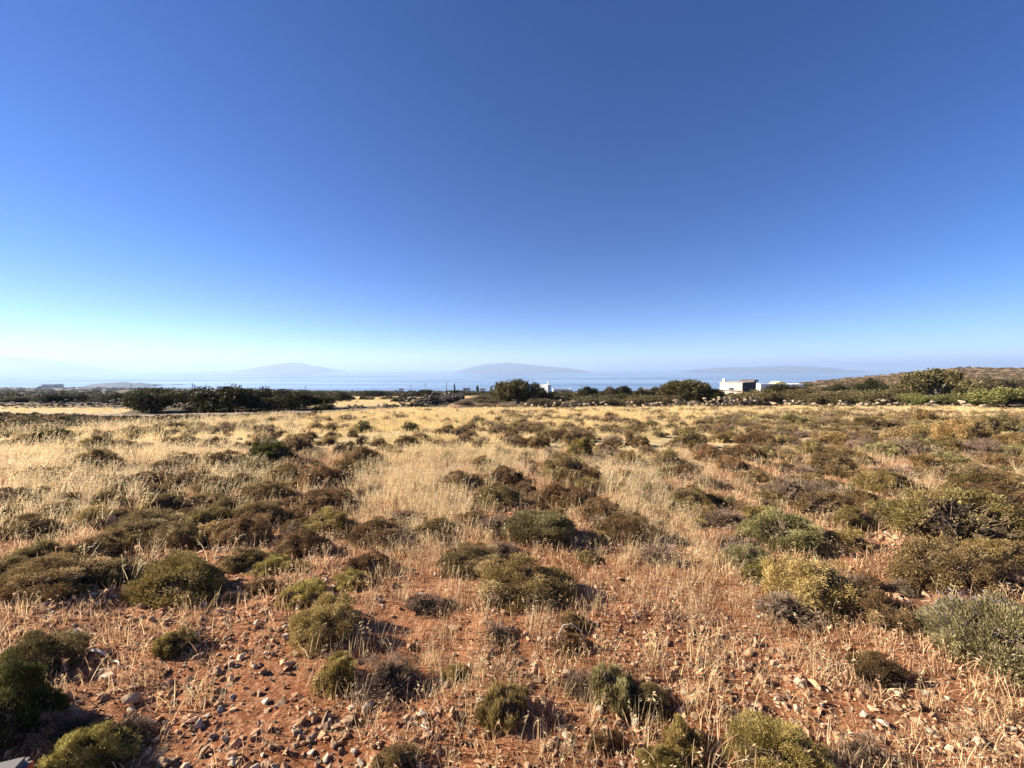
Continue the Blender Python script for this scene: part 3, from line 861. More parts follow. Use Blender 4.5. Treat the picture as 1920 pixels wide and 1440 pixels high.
TREEV = {}
for st, seeds, n in (('dense', (101, 102, 103), 11000), ('spiky', (111, 112), 12000), ('loose', (121, 122), 9000), ('low', (131, 132, 133), 6500)):
    TREEV[st] = []
    for s in seeds:
        (V, F, t), (TV, TF) = tree_parts(s, n, st)
        TREEV[st].append((mk_mesh('crown', V, F, [MATS['treek']], t), mk_mesh('trunk', TV, TF, [MATS['bark']], smooth=True)))

# column, forward depth, width and top row in the photograph, style, material [, label, short name]
TREES = [
 (288,24.5,125,729,'dense','treek','black-green rounded bush behind the gravel road, leftmost of three','the leftmost road bush'),
 (432,25,145,726,'spiky','treek','tall black-green juniper with spiky top behind the gravel road','the spiky black juniper'),
 (548,26.5,150,737,'dense','treek','broad low lentisk bush right of the spiky juniper','the broad lentisk'),
 (500,30,70,734,'dense','treek'),(608,26,40,757,'dense','treek'),(366,24.2,44,761,'low','treek'),
 (637,48,50,735,'dense','treek','dark bush alone in the far straw field','the dark straw-field bush'),
 (778,30.5,40,757,'low','treek'),(818,37,34,750,'low','treek'),(838,43,30,747,'low','treek'),(852,52,26,744,'low','treek'),(862,62,22,742,'low','treek'),
 (757,43,44,741,'dense','treek','lone dark round bush left of the earth track','the lone round bush'),
 (575,62,60,732,'dense','treek'),(520,72,70,731,'dense','treek'),(800,36,44,744,'dense','treek'),(672,30,26,763,'low','treeb'),(732,31,30,764,'low','treeb'),
 (118,42,74,738,'dense','treek','dark dome bush above the old wall, far left','the far-left dark dome bush'),
 (20,46,56,746,'dense','treek'),(178,52,60,742,'low','treek'),(222,46,60,737,'dense','treek'),(262,48,40,736,'low','treek'),(60,60,60,741,'low','treeb'),
 (700,85,36,733,'low','treek'),(795,88,50,731,'dense','treek'),(850,92,44,732,'dense','treek'),(930,90,36,730,'low','treek'),
 (970,36.5,98,713,'spiky','treeg','tall rounded juniper tree right of the earth track','the tall rounded juniper'),
 (870,33,44,752,'low','treeb','low brown-green bush at the foot of the earth track','the track-foot bush'),
 (905,44,44,741,'low','treeb'),(915,37,50,750,'low','treeb'),(1012,46,54,729,'dense','treek'),(1005,30,50,748,'low','treeb'),
 (1035,30.4,64,747,'low','treeb'),(1090,30.2,70,744,'low','treeb'),(1140,30.4,64,743,'low','treeb'),(1190,29.2,70,742,'low','treeg'),(1238,30.4,60,743,'low','treeg'),
 (1101,68,42,725,'dense','treek'),(1145,72,46,726,'dense','treeb'),(1169,72,32,724,'dense','treek'),(1203,70,32,727,'dense','treek'),(1052,58,40,737,'low','treek'),
 (1232,74,40,726,'dense','treek'),(1120,50,50,737,'low','treek'),(1165,48,60,738,'low','treek'),
 (1290,33.5,118,713,'loose','treeg','large grey-green spreading bush left of the concrete house','the large spreading bush'),
 (1338,32,54,731,'dense','treek'),(1250,30,60,741,'low','treeg'),(1400,29.2,72,736,'low','treeg'),(1440,30.2,70,730,'low','treeg'),
 (1470,37.5,60,721,'dense','treek','dark bush hiding the lower half of the white house','the white-house bush'),
 (1502,35,62,728,'dense','treeg'),(1525,30.4,62,736,'low','treeg'),(1562,29.4,72,734,'low','treeg'),(1602,33.5,72,732,'dense','treeg'),(1642,30,72,731,'low','treeg'),(1684,35,66,729,'dense','treeg'),
 (1758,35,134,694,'loose','treeg','biggest ragged tree, right, in front of the scrubby hill','the biggest ragged tree'),
 (1803,34,60,721,'dense','treek'),(1720,30.2,64,738,'low','treey'),(1780,29.6,70,738,'low','treey'),
 (1890,27.5,124,727,'loose','treey','pale green bush at the right edge of the stone wall','the pale right-edge bush'),
 (1866,46,54,708,'dense','treeb'),(1835,34,50,745,'low','treey'),
 (1636,64,50,711,'dense','treek'),(1570,72,44,721,'dense','treek'),(1915,60,50,706,'low','treeb'),(1600,80,50,717,'low','treeb'),
]
tree_rng = random.Random(9)
for e in TREES:
    col, Y, w, top, st, mt = e[:6]
    g = at_depth(col, Y)
    W = w / FPX * Y
    ztop = EYE + (690 - top) / FPX * Y
    H = max(ztop - g.z, W * .18)
    cr, tr = tree_rng.choice(TREEV[st])
    nm = 'tree' if (H > 2.0 and st in ('spiky', 'loose')) else 'bush'
    root = link(nm, None, loc=(g.x, g.y, g.z - .03), rot=(0, 0, tree_rng.uniform(0, 6.28)))
    scl = (W / 2 * 1.16, W / 2 * 1.16, H)
    o = link('crown', cr, root, scale=scl)
    o.material_slots[0].link = 'OBJECT'; o.material_slots[0].material = MATS[mt]
    link('trunk', tr, root, scale=scl)
    word = {'treek': 'dark green', 'treeg': 'grey-green', 'treeb': 'brownish', 'treey': 'pale green'}[mt]
    if len(e) > 6:
        tag(root, e[6], nm, 'bushes and trees beyond the field'); LAND.append((col, top + 12, e[7]))
    else:
        tag(root, None, nm, 'bushes and trees beyond the field')
        PEND.append((root, col, top + 12, f'{size_word(w)} {word} {nm}'))

# ------------------------------------------------------------------ stones
def rock_mesh(seed, npt=16, flat=.7, mat='rock', rnd=.0):
    rng = np.random.default_rng(seed)
    bm = bmesh.new()
    p = nrm(rng.normal(size=(npt, 3))) * rng.uniform(.75, 1.0, (npt, 1)) * np.array([1, rng.uniform(.6, .95), flat * rng.uniform(.7, 1.1)])
    for q in p: bm.verts.new(q)
    r = bmesh.ops.convex_hull(bm, input=bm.verts)
    for v in [v for v in bm.verts if not v.link_faces]: bm.verts.remove(v)
    bmesh.ops.bevel(bm, geom=list(bm.edges), offset=.06, segments=1, affect='EDGES', clamp_overlap=True)
    bmesh.ops.recalc_face_normals(bm, faces=bm.faces)
    me = bpy.data.meshes.new('stone'); bm.to_mesh(me); bm.free()
    me.materials.append(MATS[mat])
    return me
ROCKS = [rock_mesh(200 + i, 9 + i % 4, .55 + .1 * (i % 4)) for i in range(8)]
WALLROCKS = [rock_mesh(300 + i, 10 + i % 4, .65 + .08 * (i % 3), 'wall_rock') for i in range(8)]

# single stones one can pick out: column, row, size in the photograph, white?
ST = [(156,1115,16,1),(85,1158,14,1),(118,1159,10,1),(143,1190,22,1),(225,1180,12,0),(283,1165,24,0),(265,1160,20,0),(298,1202,10,0),(192,1157,14,0),
 (408,1147,18,0),(425,1166,14,0),(535,1178,18,1),(536,1196,26,1),(498,1226,12,1),(245,1318,52,0),(200,1272,26,1),(280,1312,20,0),(370,1362,30,1),(300,1310,22,0),
 (325,1318,14,1),(404,1260,22,0),(372,1293,16,0),(345,1250,10,1),(444,1250,10,1),(477,1252,14,1),(383,1240,10,0),(580,1388,20,0),(560,1372,14,0),(625,1400,26,0),
 (438,1432,26,1),(610,1425,22,1),(350,1405,12,0),(315,1432,30,0),(640,1385,16,0),
 (1027,1072,24,1),(1095,1098,12,1),(1165,1088,28,0),(1168,1100,16,0),(790,1118,18,1),(765,1120,16,0),(752,1085,16,0),(875,1086,12,0),(950,1068,14,0),
 (833,1219,10,1),(853,1229,12,0),(905,1238,22,1),(880,1248,14,1),(1005,1231,20,1),(1003,1250,20,1),(945,1240,22,0),(955,1255,14,0),(1062,1262,22,1),(907,1259,10,0),
 (900,1316,24,1),(792,1345,28,1),(1125,1335,30,1),(1045,1390,26,0),(1060,1382,24,1),(1062,1400,20,0),(1018,1318,26,0),(640,1410,20,0),(663,1412,20,1),(700,1428,24,0),
 (1115,1430,20,1),(1215,1410,16,0),(775,1332,12,0),(703,1380,20,0),(998,1330,14,0),(1020,1405,16,0),(950,1340,10,0),
 (1665,1003,20,1),(1680,1010,18,0),(1740,1035,10,0),(1735,1118,20,0),(1690,1125,16,1),(1735,1160,20,0),(1718,1150,14,0),(1422,1157,14,1),(1316,1177,10,1),(1298,1156,10,1),
 (1550,1258,22,1),(1555,1268,14,0),(1670,1222,16,1),(1694,1210,12,1),(1588,1210,14,0),(1680,1305,26,1),(1593,1280,14,0),(1610,1305,26,0),(1725,1260,20,0),(1735,1300,12,1),
 (1820,1334,22,1),(1855,1320,28,0),(1752,1345,12,1),(1352,1330,26,0),(1420,1328,34,0),(1352,1275,22,0),(1386,1290,22,0),(1620,1343,22,1),(1476,1300,14,0),(1517,1295,8,1),
 (1448,1222,16,0),(1440,1232,12,0),(1460,1220,10,1),(1485,1388,22,1),(1660,1360,18,0),(1790,1370,24,0),(1900,1370,22,1),(1905,1395,30,0),(1755,1385,22,0),(1700,1400,18,0),
 (1560,1345,14,0),(1548,848,13,1),(1560,846,10,0),(1522,812,6,1),(1557,845,9,1),(1565,817,10,1),(1700,905,16,0),(1720,903,12,1),(700,1098,12,0),(640,1095,14,0),(610,1085,14,0)]
stone_rng = random.Random(5)
for (cx, base, s, wht) in ST:
    g = unproject(cx, base)
    f = g.y * cp - (g.z - EYE) * sp
    S = s / FPX * f / 2 * 1.05
    o = link('stone', stone_rng.choice(ROCKS), loc=(g.x, g.y, g.z + S * .22),
             rot=(stone_rng.uniform(-.5, .5), stone_rng.uniform(-.5, .5), stone_rng.uniform(0, 6.28)), scale=(S, S, S * stone_rng.uniform(.75, 1.1)))
    if wht:
        o.material_slots[0].link = 'OBJECT'; o.material_slots[0].material = MATS['white_rock']
    tag(o, None, 'stone', 'loose stones on the red soil')
    sz = 'big' if s >= 26 else 'small' if s < 16 else 'fist-sized'
    PEND.append((o, cx, base, f'{sz} {"white" if wht else "tan"} stone'))

def stone_wall(pts, hfun, label, cat='wall', seed=1, size=.42, gap=.12, short=None, mat=None):
    """dry stone wall: rubble courses along ground points, every stone a piece"""
    rng = random.Random(seed)
    P = [Vector((p.x, p.y, 0)) for p in pts]
    seg = [(P[i + 1] - P[i]).length for i in range(len(P) - 1)]
    tot = sum(seg)
    root = link('stone_wall', None, loc=(P[0].x, P[0].y, float(zground(P[0].x, P[0].y))))
    tag(root, label, cat)
    s = 0.0
    while s < tot:
        a = s; i = 0
        while i < len(seg) - 1 and a > seg[i]: a -= seg[i]; i += 1
        p = P[i].lerp(P[i + 1], min(a / seg[i], 1)); t = (P[i + 1] - P[i]).normalized(); nn = Vector((-t.y, t.x, 0))
        H = hfun(s / tot) * rng.uniform(.7, 1.2)
        zg = float(zground(p.x, p.y)); z = -.05
        w = size * rng.choice((.5, .7, .9, 1.0, 1.3)) * rng.uniform(.85, 1.15)
        lv = 0
        while z < H and rng.random() > gap:
            hh = size * rng.uniform(.45, .8)
            q = p + nn * rng.uniform(-.28, .28) + t * rng.uniform(-.1, .1)
            o = link('stone', rng.choice(WALLROCKS), root)
            o.location = (q.x - P[0].x, q.y - P[0].y, zg + z + hh * .45 - root.location.z)
            o.rotation_euler = (rng.uniform(-.3, .3), rng.uniform(-.3, .3), math.atan2(t.y, t.x) + rng.uniform(-.5, .5))
            if mat: o.material_slots[0].link = 'OBJECT'; o.material_slots[0].material = MATS[mat]
            o.scale = (w * .72, size * rng.uniform(.5, .85), hh * .70)
            z += hh * .82; lv += 1
        s += w * .95
    return root

stone_wall([at_depth(a, b) for a, b in ((985, 26.2), (1030, 26.6), (1060, 26.3), (1110, 26.9), (1160, 26.7), (1240, 27.2), (1320, 27.4))], lambda t: .30 + .2 * math.sin(t * 9) ** 2,
           'low tumbled pale stone wall along the far edge of straw, centre right', seed=4, size=.34, gap=.12)
stone_wall([at_depth(a, b) for a, b in ((1328, 27.6), (1375, 28.2), (1425, 28.6))], lambda t: .62,
           'taller dark stretch of dry stone wall with white cap stones below the concrete house', seed=5, size=.34, gap=0)
stone_wall([at_depth(a, b) for a, b in ((1436, 28.4), (1480, 27.6), (1520, 26.2), (1560, 25.4), (1600, 26.2), (1660, 26.4), (1730, 26.6), (1800, 26.2), (1850, 25.4))], lambda t: .28 + .25 * math.sin(t * 13) ** 2,
           'broken line of big pale boulders under the right hand bushes', seed=6, size=.44, gap=.14)
stone_wall([at_depth(a, b) for a, b in ((748, 30), (785, 32), (812, 36), (832, 42), (848, 50), (860, 60), (868, 74))], lambda t: .85,
           'dark shaded stone wall climbing beside the earth track', seed=7, size=.42, gap=.02, mat='shaded_rock')
stone_wall([at_depth(a, b) for a, b in ((-160, 29.5), (0, 29.5), (110, 30.5), (240, 31.5))], lambda t: .45,
           'old grey stone wall behind the road at the far left', seed=8, size=.36, gap=.03, mat='shaded_rock')
stone_wall([at_depth(a, b) for a, b in ((622, 27.2), (690, 28.6), (738, 29.4))], lambda t: .25,
           'low stone edging between the road end and the earth track', seed=9, size=.32, gap=.08, mat='shaded_rock')

# ------------------------------------------------------------------ houses, poles
def box(bm, x0, x1, y0, y1, z0, z1):
    vs = [bm.verts.new(v) for v in ((x0, y0, z0), (x1, y0, z0), (x1, y1, z0), (x0, y1, z0), (x0, y0, z1), (x1, y0, z1), (x1, y1, z1), (x0, y1, z1))]
    for f in ((3, 2, 1, 0), (4, 5, 6, 7), (0, 1, 5, 4), (1, 2, 6, 5), (2, 3, 7, 6), (3, 0, 4, 7)): bm.faces.new([vs[i] for i in f])

def part(name, parent, mat, boxes, bev=0.0):
    bm = bmesh.new()
    for b in boxes: box(bm, *b)
    if bev: bmesh.ops.bevel(bm, geom=list(bm.edges), offset=bev, segments=2, affect='EDGES')
    me = bpy.data.meshes.new(name); bm.to_mesh(me); bm.free()
    me.materials.append(MATS[mat])
    return link(name, me, parent)

def house(col, Y, w, d, top, wall, label, rotz=0, nwin=2, parapet=True, door=True, chimney=None, sink=.3, short=None, zoff=0.0, name='house'):
    g = at_depth(col, Y)
    h = max(EYE + (690 - top) / FPX * Y - g.z - (.3 if parapet else 0), 2.0)
    root = link(name, None, loc=(g.x, g.y, g.z), rot=(0, 0, rotz))
    tag(root, label, 'house')
    part('wall', root, wall, [(-w / 2, w / 2, -d / 2, d / 2, -sink - .5, h)], .03)
    if parapet:
        rf = part('roof', root, wall, [(-w / 2 - .06, w / 2 + .06, -d / 2 - .06, -d / 2 + .22, h, h + .3), (-w / 2 - .06, w / 2 + .06, d / 2 - .22, d / 2 + .06, h, h + .3),
                              (-w / 2 - .06, -w / 2 + .22, -d / 2 + .22, d / 2 - .22, h, h + .3), (w / 2 - .22, w / 2 + .06, -d / 2 + .22, d / 2 - .22, h, h + .3)])
        if chimney:
            part('chimney', rf, wall, [(chimney[0] - .22, chimney[0] + .22, chimney[1] - .22, chimney[1] + .22, h, h + chimney[2]),
                                       (chimney[0] - .28, chimney[0] + .28, chimney[1] - .28, chimney[1] + .28, h + chimney[2], h + chimney[2] + .1)])
    for k in range(nwin):
        x = -w / 2 + w * (k + 1) / (nwin + 1 + (1 if door else 0))
        f = part('window', root, 'shutter', [(x - .5, x + .5, -d / 2 - .05, -d / 2 + .02, h * .42, h * .78)])
        part('pane', f, 'pane', [(x - .4, x + .4, -d / 2 - .07, -d / 2 - .045, h * .46, h * .74)])
    if door:
        x = w / 2 - w / (nwin + 2)
        dr = part('door', root, 'shutter', [(x - .45, x + .45, -d / 2 - .05, -d / 2 + .02, 0, min(2.1, h * .75))])
        part('handle', dr, 'pane', [(x + .3, x + .36, -d / 2 - .1, -d / 2 - .05, 1.0, 1.12)])
    return root

# unfinished concrete house: sunlit cream end wall and long side with its shade put into the colour
def concrete_house():
    Y = 78.0
    g = at_depth(1384, Y)
    ztop = EYE + (690 - 717) / FPX * Y
    h = ztop - g.z
    root = link('concrete_house', None, loc=(g.x, g.y, g.z), rot=(0, 0, R(-52)))
    tag(root, 'flat-roofed concrete house with sunlit cream end wall and dark long side', 'house')
    L_, D_ = 6.6, 4.2
    part('wall', root, 'block_wall', [(-D_ / 2, D_ / 2, -L_ / 2, L_ / 2, -1.0, h)], .03)
    part('side_shade_panel', root, 'shaded_concrete', [(D_ / 2 + .003, D_ / 2 + .06, -L_ / 2 + .02, L_ / 2, -.9, h - .002)])  # added slab, dark in colour to stand for shade on this side
    rf = part('roof', root, 'grey_wall', [(-D_ / 2 - .08, D_ / 2 + .10, -L_ / 2 - .08, L_ / 2 + .08, h + .002, h + .14)])
    part('chimney', rf, 'white_wall', [(-D_ / 2 + .35, -D_ / 2 + .85, -L_ / 2 + .3, -L_ / 2 + .8, h + .14, h + .66), (-D_ / 2 + .3, -D_ / 2 + .9, -L_ / 2 + .25, -L_ / 2 + .85, h + .662, h + .74)])
    lt = part('stair_cover', rf, 'dark_tile', [(-.4, D_ / 2 + .3, L_ / 2 - 1.6, L_ / 2 + .3, h + .142, h + .52)])
    wn_ = part('window', root, 'shutter', [(-.3, .6, -L_ / 2 - .05, -L_ / 2 + .02, h * .45, h * .62)])
    part('pane', wn_, 'pane', [(-.2, .5, -L_ / 2 - .07, -L_ / 2 - .052, h * .47, h * .60)])
    part('ledge', root, 'dark_tile', [(-D_ / 2 - .1, D_ / 2 - .3, -L_ / 2 - .12, -L_ / 2 - .003, h * .36, h * .42)])
    LAND.append((1388, 728, 'the concrete house'))
concrete_house()
wh = house(1452, 105, 8.6, 4.0, 719.5, 'white_wall', 'white house with ochre vaulted roof right of the concrete house', rotz=R(-8), nwin=3, zoff=1.1, sink=2.0)
def vault(root, w, d, z, mat):
    bm = bmesh.new(); n = 10
    a = [bm.verts.new((-w / 2 + w * i / n, -d / 2, z + math.sin(math.pi * i / n) * .62)) for i in range(n + 1)]
    b = [bm.verts.new((-w / 2 + w * i / n, d / 2, z + math.sin(math.pi * i / n) * .62)) for i in range(n + 1)]
    for i in range(n): bm.faces.new((a[i], a[i + 1], b[i + 1], b[i]))
    bm.faces.new(a[::-1]); bm.faces.new(b); bm.faces.new((a[0], b[0], b[-1], a[-1]))
    me = bpy.data.meshes.new('vault'); bm.to_mesh(me); bm.free(); me.materials.append(MATS[mat])
    o = link('vault', me, root); o.location = (1.0, 0, 0); return o
vault(wh, 3.2, 3.4, EYE + (690 - 719.3) / FPX * 105 - wh.location.z, 'yellow_roof')
house(1478, 116, 6.5, 4, 720.5, 'white_wall', 'long white wing behind the dark bush, right of the vaulted house', nwin=2, zoff=1.5, sink=2.4)
h2 = house(1022, 190, 4.6, 4.6, 721, 'white_wall', 'white two-storey house with roof mast rising above bushes, centre', rotz=R(-25), nwin=2, zoff=.6, sink=2, chimney=(1.2, .5, 1.8))
house(1053, 260, 12, 6, 729, 'white_wall', 'long low white house right of the white two-storey house', nwin=4, zoff=1.0, sink=2)
house(1224, 240, 12, 6, 728.5, 'white_wall', 'pale flat house behind bushes left of the large spreading bush', nwin=3, zoff=1.2, sink=2)
house(346, 150, 2.6, 2.6, 736.5, 'white_wall', 'small white cube house between the two left road bushes', nwin=1, zoff=.2)
house(372, 165, 9, 5, 738, 'grey_wall', 'long low grey shed beside the small white cube house', nwin=4, zoff=.2, parapet=False)
house(418, 420, 9, 7, 724, 'white_wall', 'white chapel-like house showing above the spiky juniper', nwin=2, zoff=2, sink=3, chimney=(2, 0, 4))
house(727, 420, 12, 7, 732, 'white_wall', 'white house left of the small tower on the far plain', nwin=3, zoff=1.0, sink=3)
house(752, 430, 4, 4, 727.5, 'white_wall', 'slim white tower house on the far plain', nwin=1, zoff=.5, sink=3)
house(875, 450, 8, 7, 726.5, 'white_wall', 'white house on the skyline left of the tall rounded juniper', nwin=3, zoff=1.5, sink=3)
house(905, 470, 6, 6, 727.5, 'white_wall', 'small white skyline house nearest the tall rounded juniper', nwin=2, zoff=1.5, sink=3)
house(660, 500, 8, 7, 732.5, 'white_wall', 'distant white house above the straw field, left of centre', nwin=2, zoff=1.0, sink=3)
house(98, 900, 26, 22, 720.5, 'grey_wall', 'grey block house on the left skyline with stepped flat roofs', nwin=5, zoff=5, sink=10)
house(86, 905, 14, 22, 723.5, 'grey_wall', 'lower grey annex left of the grey block house', nwin=2, zoff=5, sink=10)
house(212, 620, 9, 7, 727.5, 'grey_wall', 'dark grey house at the foot of the headland', nwin=2, zoff=1, sink=4)
house(265, 300, 5, 4, 731.5, 'white_wall', 'white hut above the leftmost road bush', nwin=1, zoff=1.0, sink=2)

def pole(col, Y, top, label, arm=True, r=.13):
    g = at_depth(col, Y)
    H = EYE + (690 - top) / FPX * Y - g.z
    root = link('utility_pole', None, loc=(g.x, g.y, g.z)); tag(root, label, 'pole', 'wooden poles on the far plain')
    bm = bmesh.new()
    bmesh.ops.create_cone(bm, cap_ends=True, segments=8, radius1=r, radius2=r * .65, depth=H + .5, matrix=Matrix.Translation((0, 0, H / 2 - .25)))
    me = bpy.data.meshes.new('shaft'); bm.to_mesh(me); bm.free(); me.materials.append(MATS['pole'])
    link('shaft', me, root)
    if arm:
        part('crossarm', root, 'pole', [(-1.0, 1.0, -.08 - r, .0 - r, H - .7, H - .52)])
        for x in (-.85, 0.4, .85): part('insulator', root, 'white_wall', [(x - .05, x + .05, -.11 - r, -.01 - r, H - .519, H - .38)])
    return root
pole(360, 210, 718, 'taller of the twin poles above the small white cube house', r=.2)
pole(363.5, 215, 721, 'shorter of the twin poles above the small white cube house', r=.2)
pole(393, 220, 723, 'single pole between the two left road bushes and the chapel-like house', r=.2)
pole(572, 260, 724, 'pole on the skyline above the broad lentisk', r=.2)
pole(770, 300, 721, 'pole right of the slim white tower house', r=.2)
pole(797, 310, 719, 'pole left of the tall lattice mast', r=.2)
pole(837, 320, 715, 'tallest thin mast on the skyline left of the earth track', arm=False, r=.3)
pole(1090, 230, 721, 'thin pole on the skyline left of the bushes, centre right', r=.2)
pole(1241, 200, 725, 'thin white-tipped pole left of the large spreading bush', arm=False, r=.16)
pole(808, 28.2, 752, 'thin pale stake beside the dark wall at the track', arm=False, r=.035)

def cypress(col, Y, top, w, label):
    g = at_depth(col, Y); H = EYE + (690 - top) / FPX * Y - g.z; W = w / FPX * Y
    root = link('cypress_tree', None, loc=(g.x, g.y, g.z - .05)); tag(root, label, 'tree')
    cr, tr = TREEV['spiky'][0]
    o = link('crown', cr, root, scale=(W / 2, W / 2, H)); o.material_slots[0].link = 'OBJECT'; o.material_slots[0].material = MATS['treek']
    link('trunk', tr, root, scale=(W / 2, W / 2, H))
cypress(852, 300, 719.5, 5, 'slender dark cypress on the skyline right of the mast')
cypress(895, 330, 723, 9, 'rounded dark tree on the skyline between white houses')
cypress(921, 320, 724, 8, 'small umbrella-shaped tree on the skyline left of the juniper')

# ------------------------------------------------------------------ small foreground things
def tube_obj(name, pts, r0, r1, mat, label, cat):
    TV = []; TF = []; n = 8
    pts = [np.array(p, float) for p in pts]
    for i, p in enumerate(pts):
        t = nrm(pts[min(i + 1, len(pts) - 1)] - pts[max(i - 1, 0)]); s = nrm(np.cross(t, [.2, .1, 1])); u = np.cross(t, s)
        r = r0 + (r1 - r0) * i / (len(pts) - 1)
        TV += [p + r * (s * math.cos(q) + u * math.sin(q)) for q in np.linspace(0, 2 * math.pi, n + 1)[:-1]]
    m = len(pts)
    TF = [[i * n + j, i * n + (j + 1) % n, (i + 1) * n + (j + 1) % n, (i + 1) * n + j] for i in range(m - 1) for j in range(n)]
    me = mk_mesh(name, np.array(TV), [np.array(TF), np.array([list(range(n))[::-1]]), np.array([[(m - 1) * n + j for j in range(n)]])], [MATS[mat]], smooth=True)
    return tag(link(name, me), label, cat)
def gp(px, py, lift=.012):
    v = unproject(px, py); return (v.x, v.y, v.z + lift)
a, b = gp(173, 1229, .03), gp(199, 1238, .03)
m_ = [a[i] * .5 + b[i] * .5 + (.012 if i == 2 else 0) for i in range(3)]
tube_obj('stick', [a, m_, b], .008, .005, 'bleached', 'bleached white stick lying on bare red soil, left foreground', 'stick')
tube_obj('stick', [gp(215, 1244, .015), gp(222, 1250, .03), gp(226, 1256, .015)], .005, .003, 'bleached', 'short curled pale twig beside the bleached white stick', 'stick')
tube_obj('stick', [gp(1043, 1213, .05), gp(1055, 1208, .12), gp(1072, 1208, .13), gp(1088, 1212, .10), gp(1100, 1218, .03)], 0.0018, .001, 'bleached', 'thin arched dry stem over a dark shrub, centre foreground', 'stick')
tube_obj('stick', [gp(790, 1376, .04), gp(800, 1384, .05), gp(812, 1392, .02)], .003, .002, 'bleached', 'thin straight pale twig, bottom centre-left', 'stick')

def marker_post():
    g = unproject(2, 1500)
    root = link('marker_post', None, loc=(g.x, g.y, g.z - .05), rot=(0, 0, R(18)))
    tag(root, 'smooth grey post top with orange reflector in the bottom left corner', 'post')
    bm = bmesh.new(); box(bm, -.16, .07, -.06, .06, 0, .17)
    bmesh.ops.bevel(bm, geom=[e for e in bm.edges], offset=.022, segments=5, affect='EDGES')
    me = bpy.data.meshes.new('shaft'); bm.to_mesh(me); bm.free(); me.materials.append(MATS['grey_plastic'])
    link('shaft', me, root)
    part('reflector', root, 'orange', [(.069, .079, -.03, .03, .09, .152)], .003)
marker_post()

# ------------------------------------------------------------------ scattered cover: grass, gravel, far scrub
def grass_tuft(seed, n, spread, hmin, hmax, wid, lean, heads=.0, mat='straw', curl=.25, head_len=.05):
    rng = np.random.default_rng(seed)
    a = rng.uniform(0, 2 * math.pi, n); rr = np.sqrt(rng.random(n)) * spread
    P0 = np.stack([rr * np.cos(a), rr * np.sin(a), np.full(n, -.02)], -1)
    h = rng.uniform(hmin, hmax, n)
    out = np.stack([np.cos(a), np.sin(a)], -1) * rng.uniform(0, .25, (n, 1)) + rng.normal(0, .12, (n, 2)) + np.array([lean, 0])
    T = np.stack([out[:, 0] * h, out[:, 1] * h, h * np.sqrt(np.maximum(.2, 1 - (out ** 2).sum(1)))], -1)
    bend = rng.normal(0, curl, (n, 2)) * h[:, None] * .3
    S = nrm(np.cross(T, rng.normal(size=T.shape)))
    W = (wid * rng.uniform(.6, 1.2, n))[:, None]
    pts = []
    for t in (0, .35, .7, 1.0):
        p = P0 + T * t
        p[:, :2] += bend * t * t
        p[:, 2] -= .12 * h * t * t * (np.abs(out).sum(1))
        w = W * (1, .9, .65, .25)[(0, .35, .7, 1.0).index(t)]
        pts += [p - S * w, p + S * w]
    V = np.stack(pts, 1).reshape(-1, 3)
    b = np.arange(n)[:, None] * 8
    F = np.concatenate([b + np.array([[0, 1, 3, 2]]), b + np.array([[2, 3, 5, 4]]), b + np.array([[4, 5, 7, 6]])], 0)
    tint = np.tile(rng.uniform(0, 1, n), 3)
    if heads > 0:
        k = np.where(rng.random(n) < heads)[0]
        tips = P0[k] + T[k]; tips[:, :2] += bend[k]; tips[:, 2] -= .12 * h[k] * np.abs(out[k]).sum(1)
        HV = []; HF = []
        for rep in range(4):
            pp = tips - T[k] * (.06 * rep)
            D = nrm(T[k] * .6 + rng.normal(size=pp.shape) * .18 + np.array([.25, 0, -.15]))
            v, f = blades(pp, D, np.full(len(k), head_len) * rng.uniform(.7, 1.2, len(k)), np.full(len(k), wid * 1.5), rng)
            HF.append(f + len(V) + sum(len(q) for q in HV)); HV.append(v)
        V = np.concatenate([V] + HV); F = np.concatenate([F] + HF)
        tint = np.concatenate([tint, rng.uniform(.5, 1, len(F) - len(tint))])
    return mk_mesh('grass_tuft', V, F, [MATS[mat]], tint)

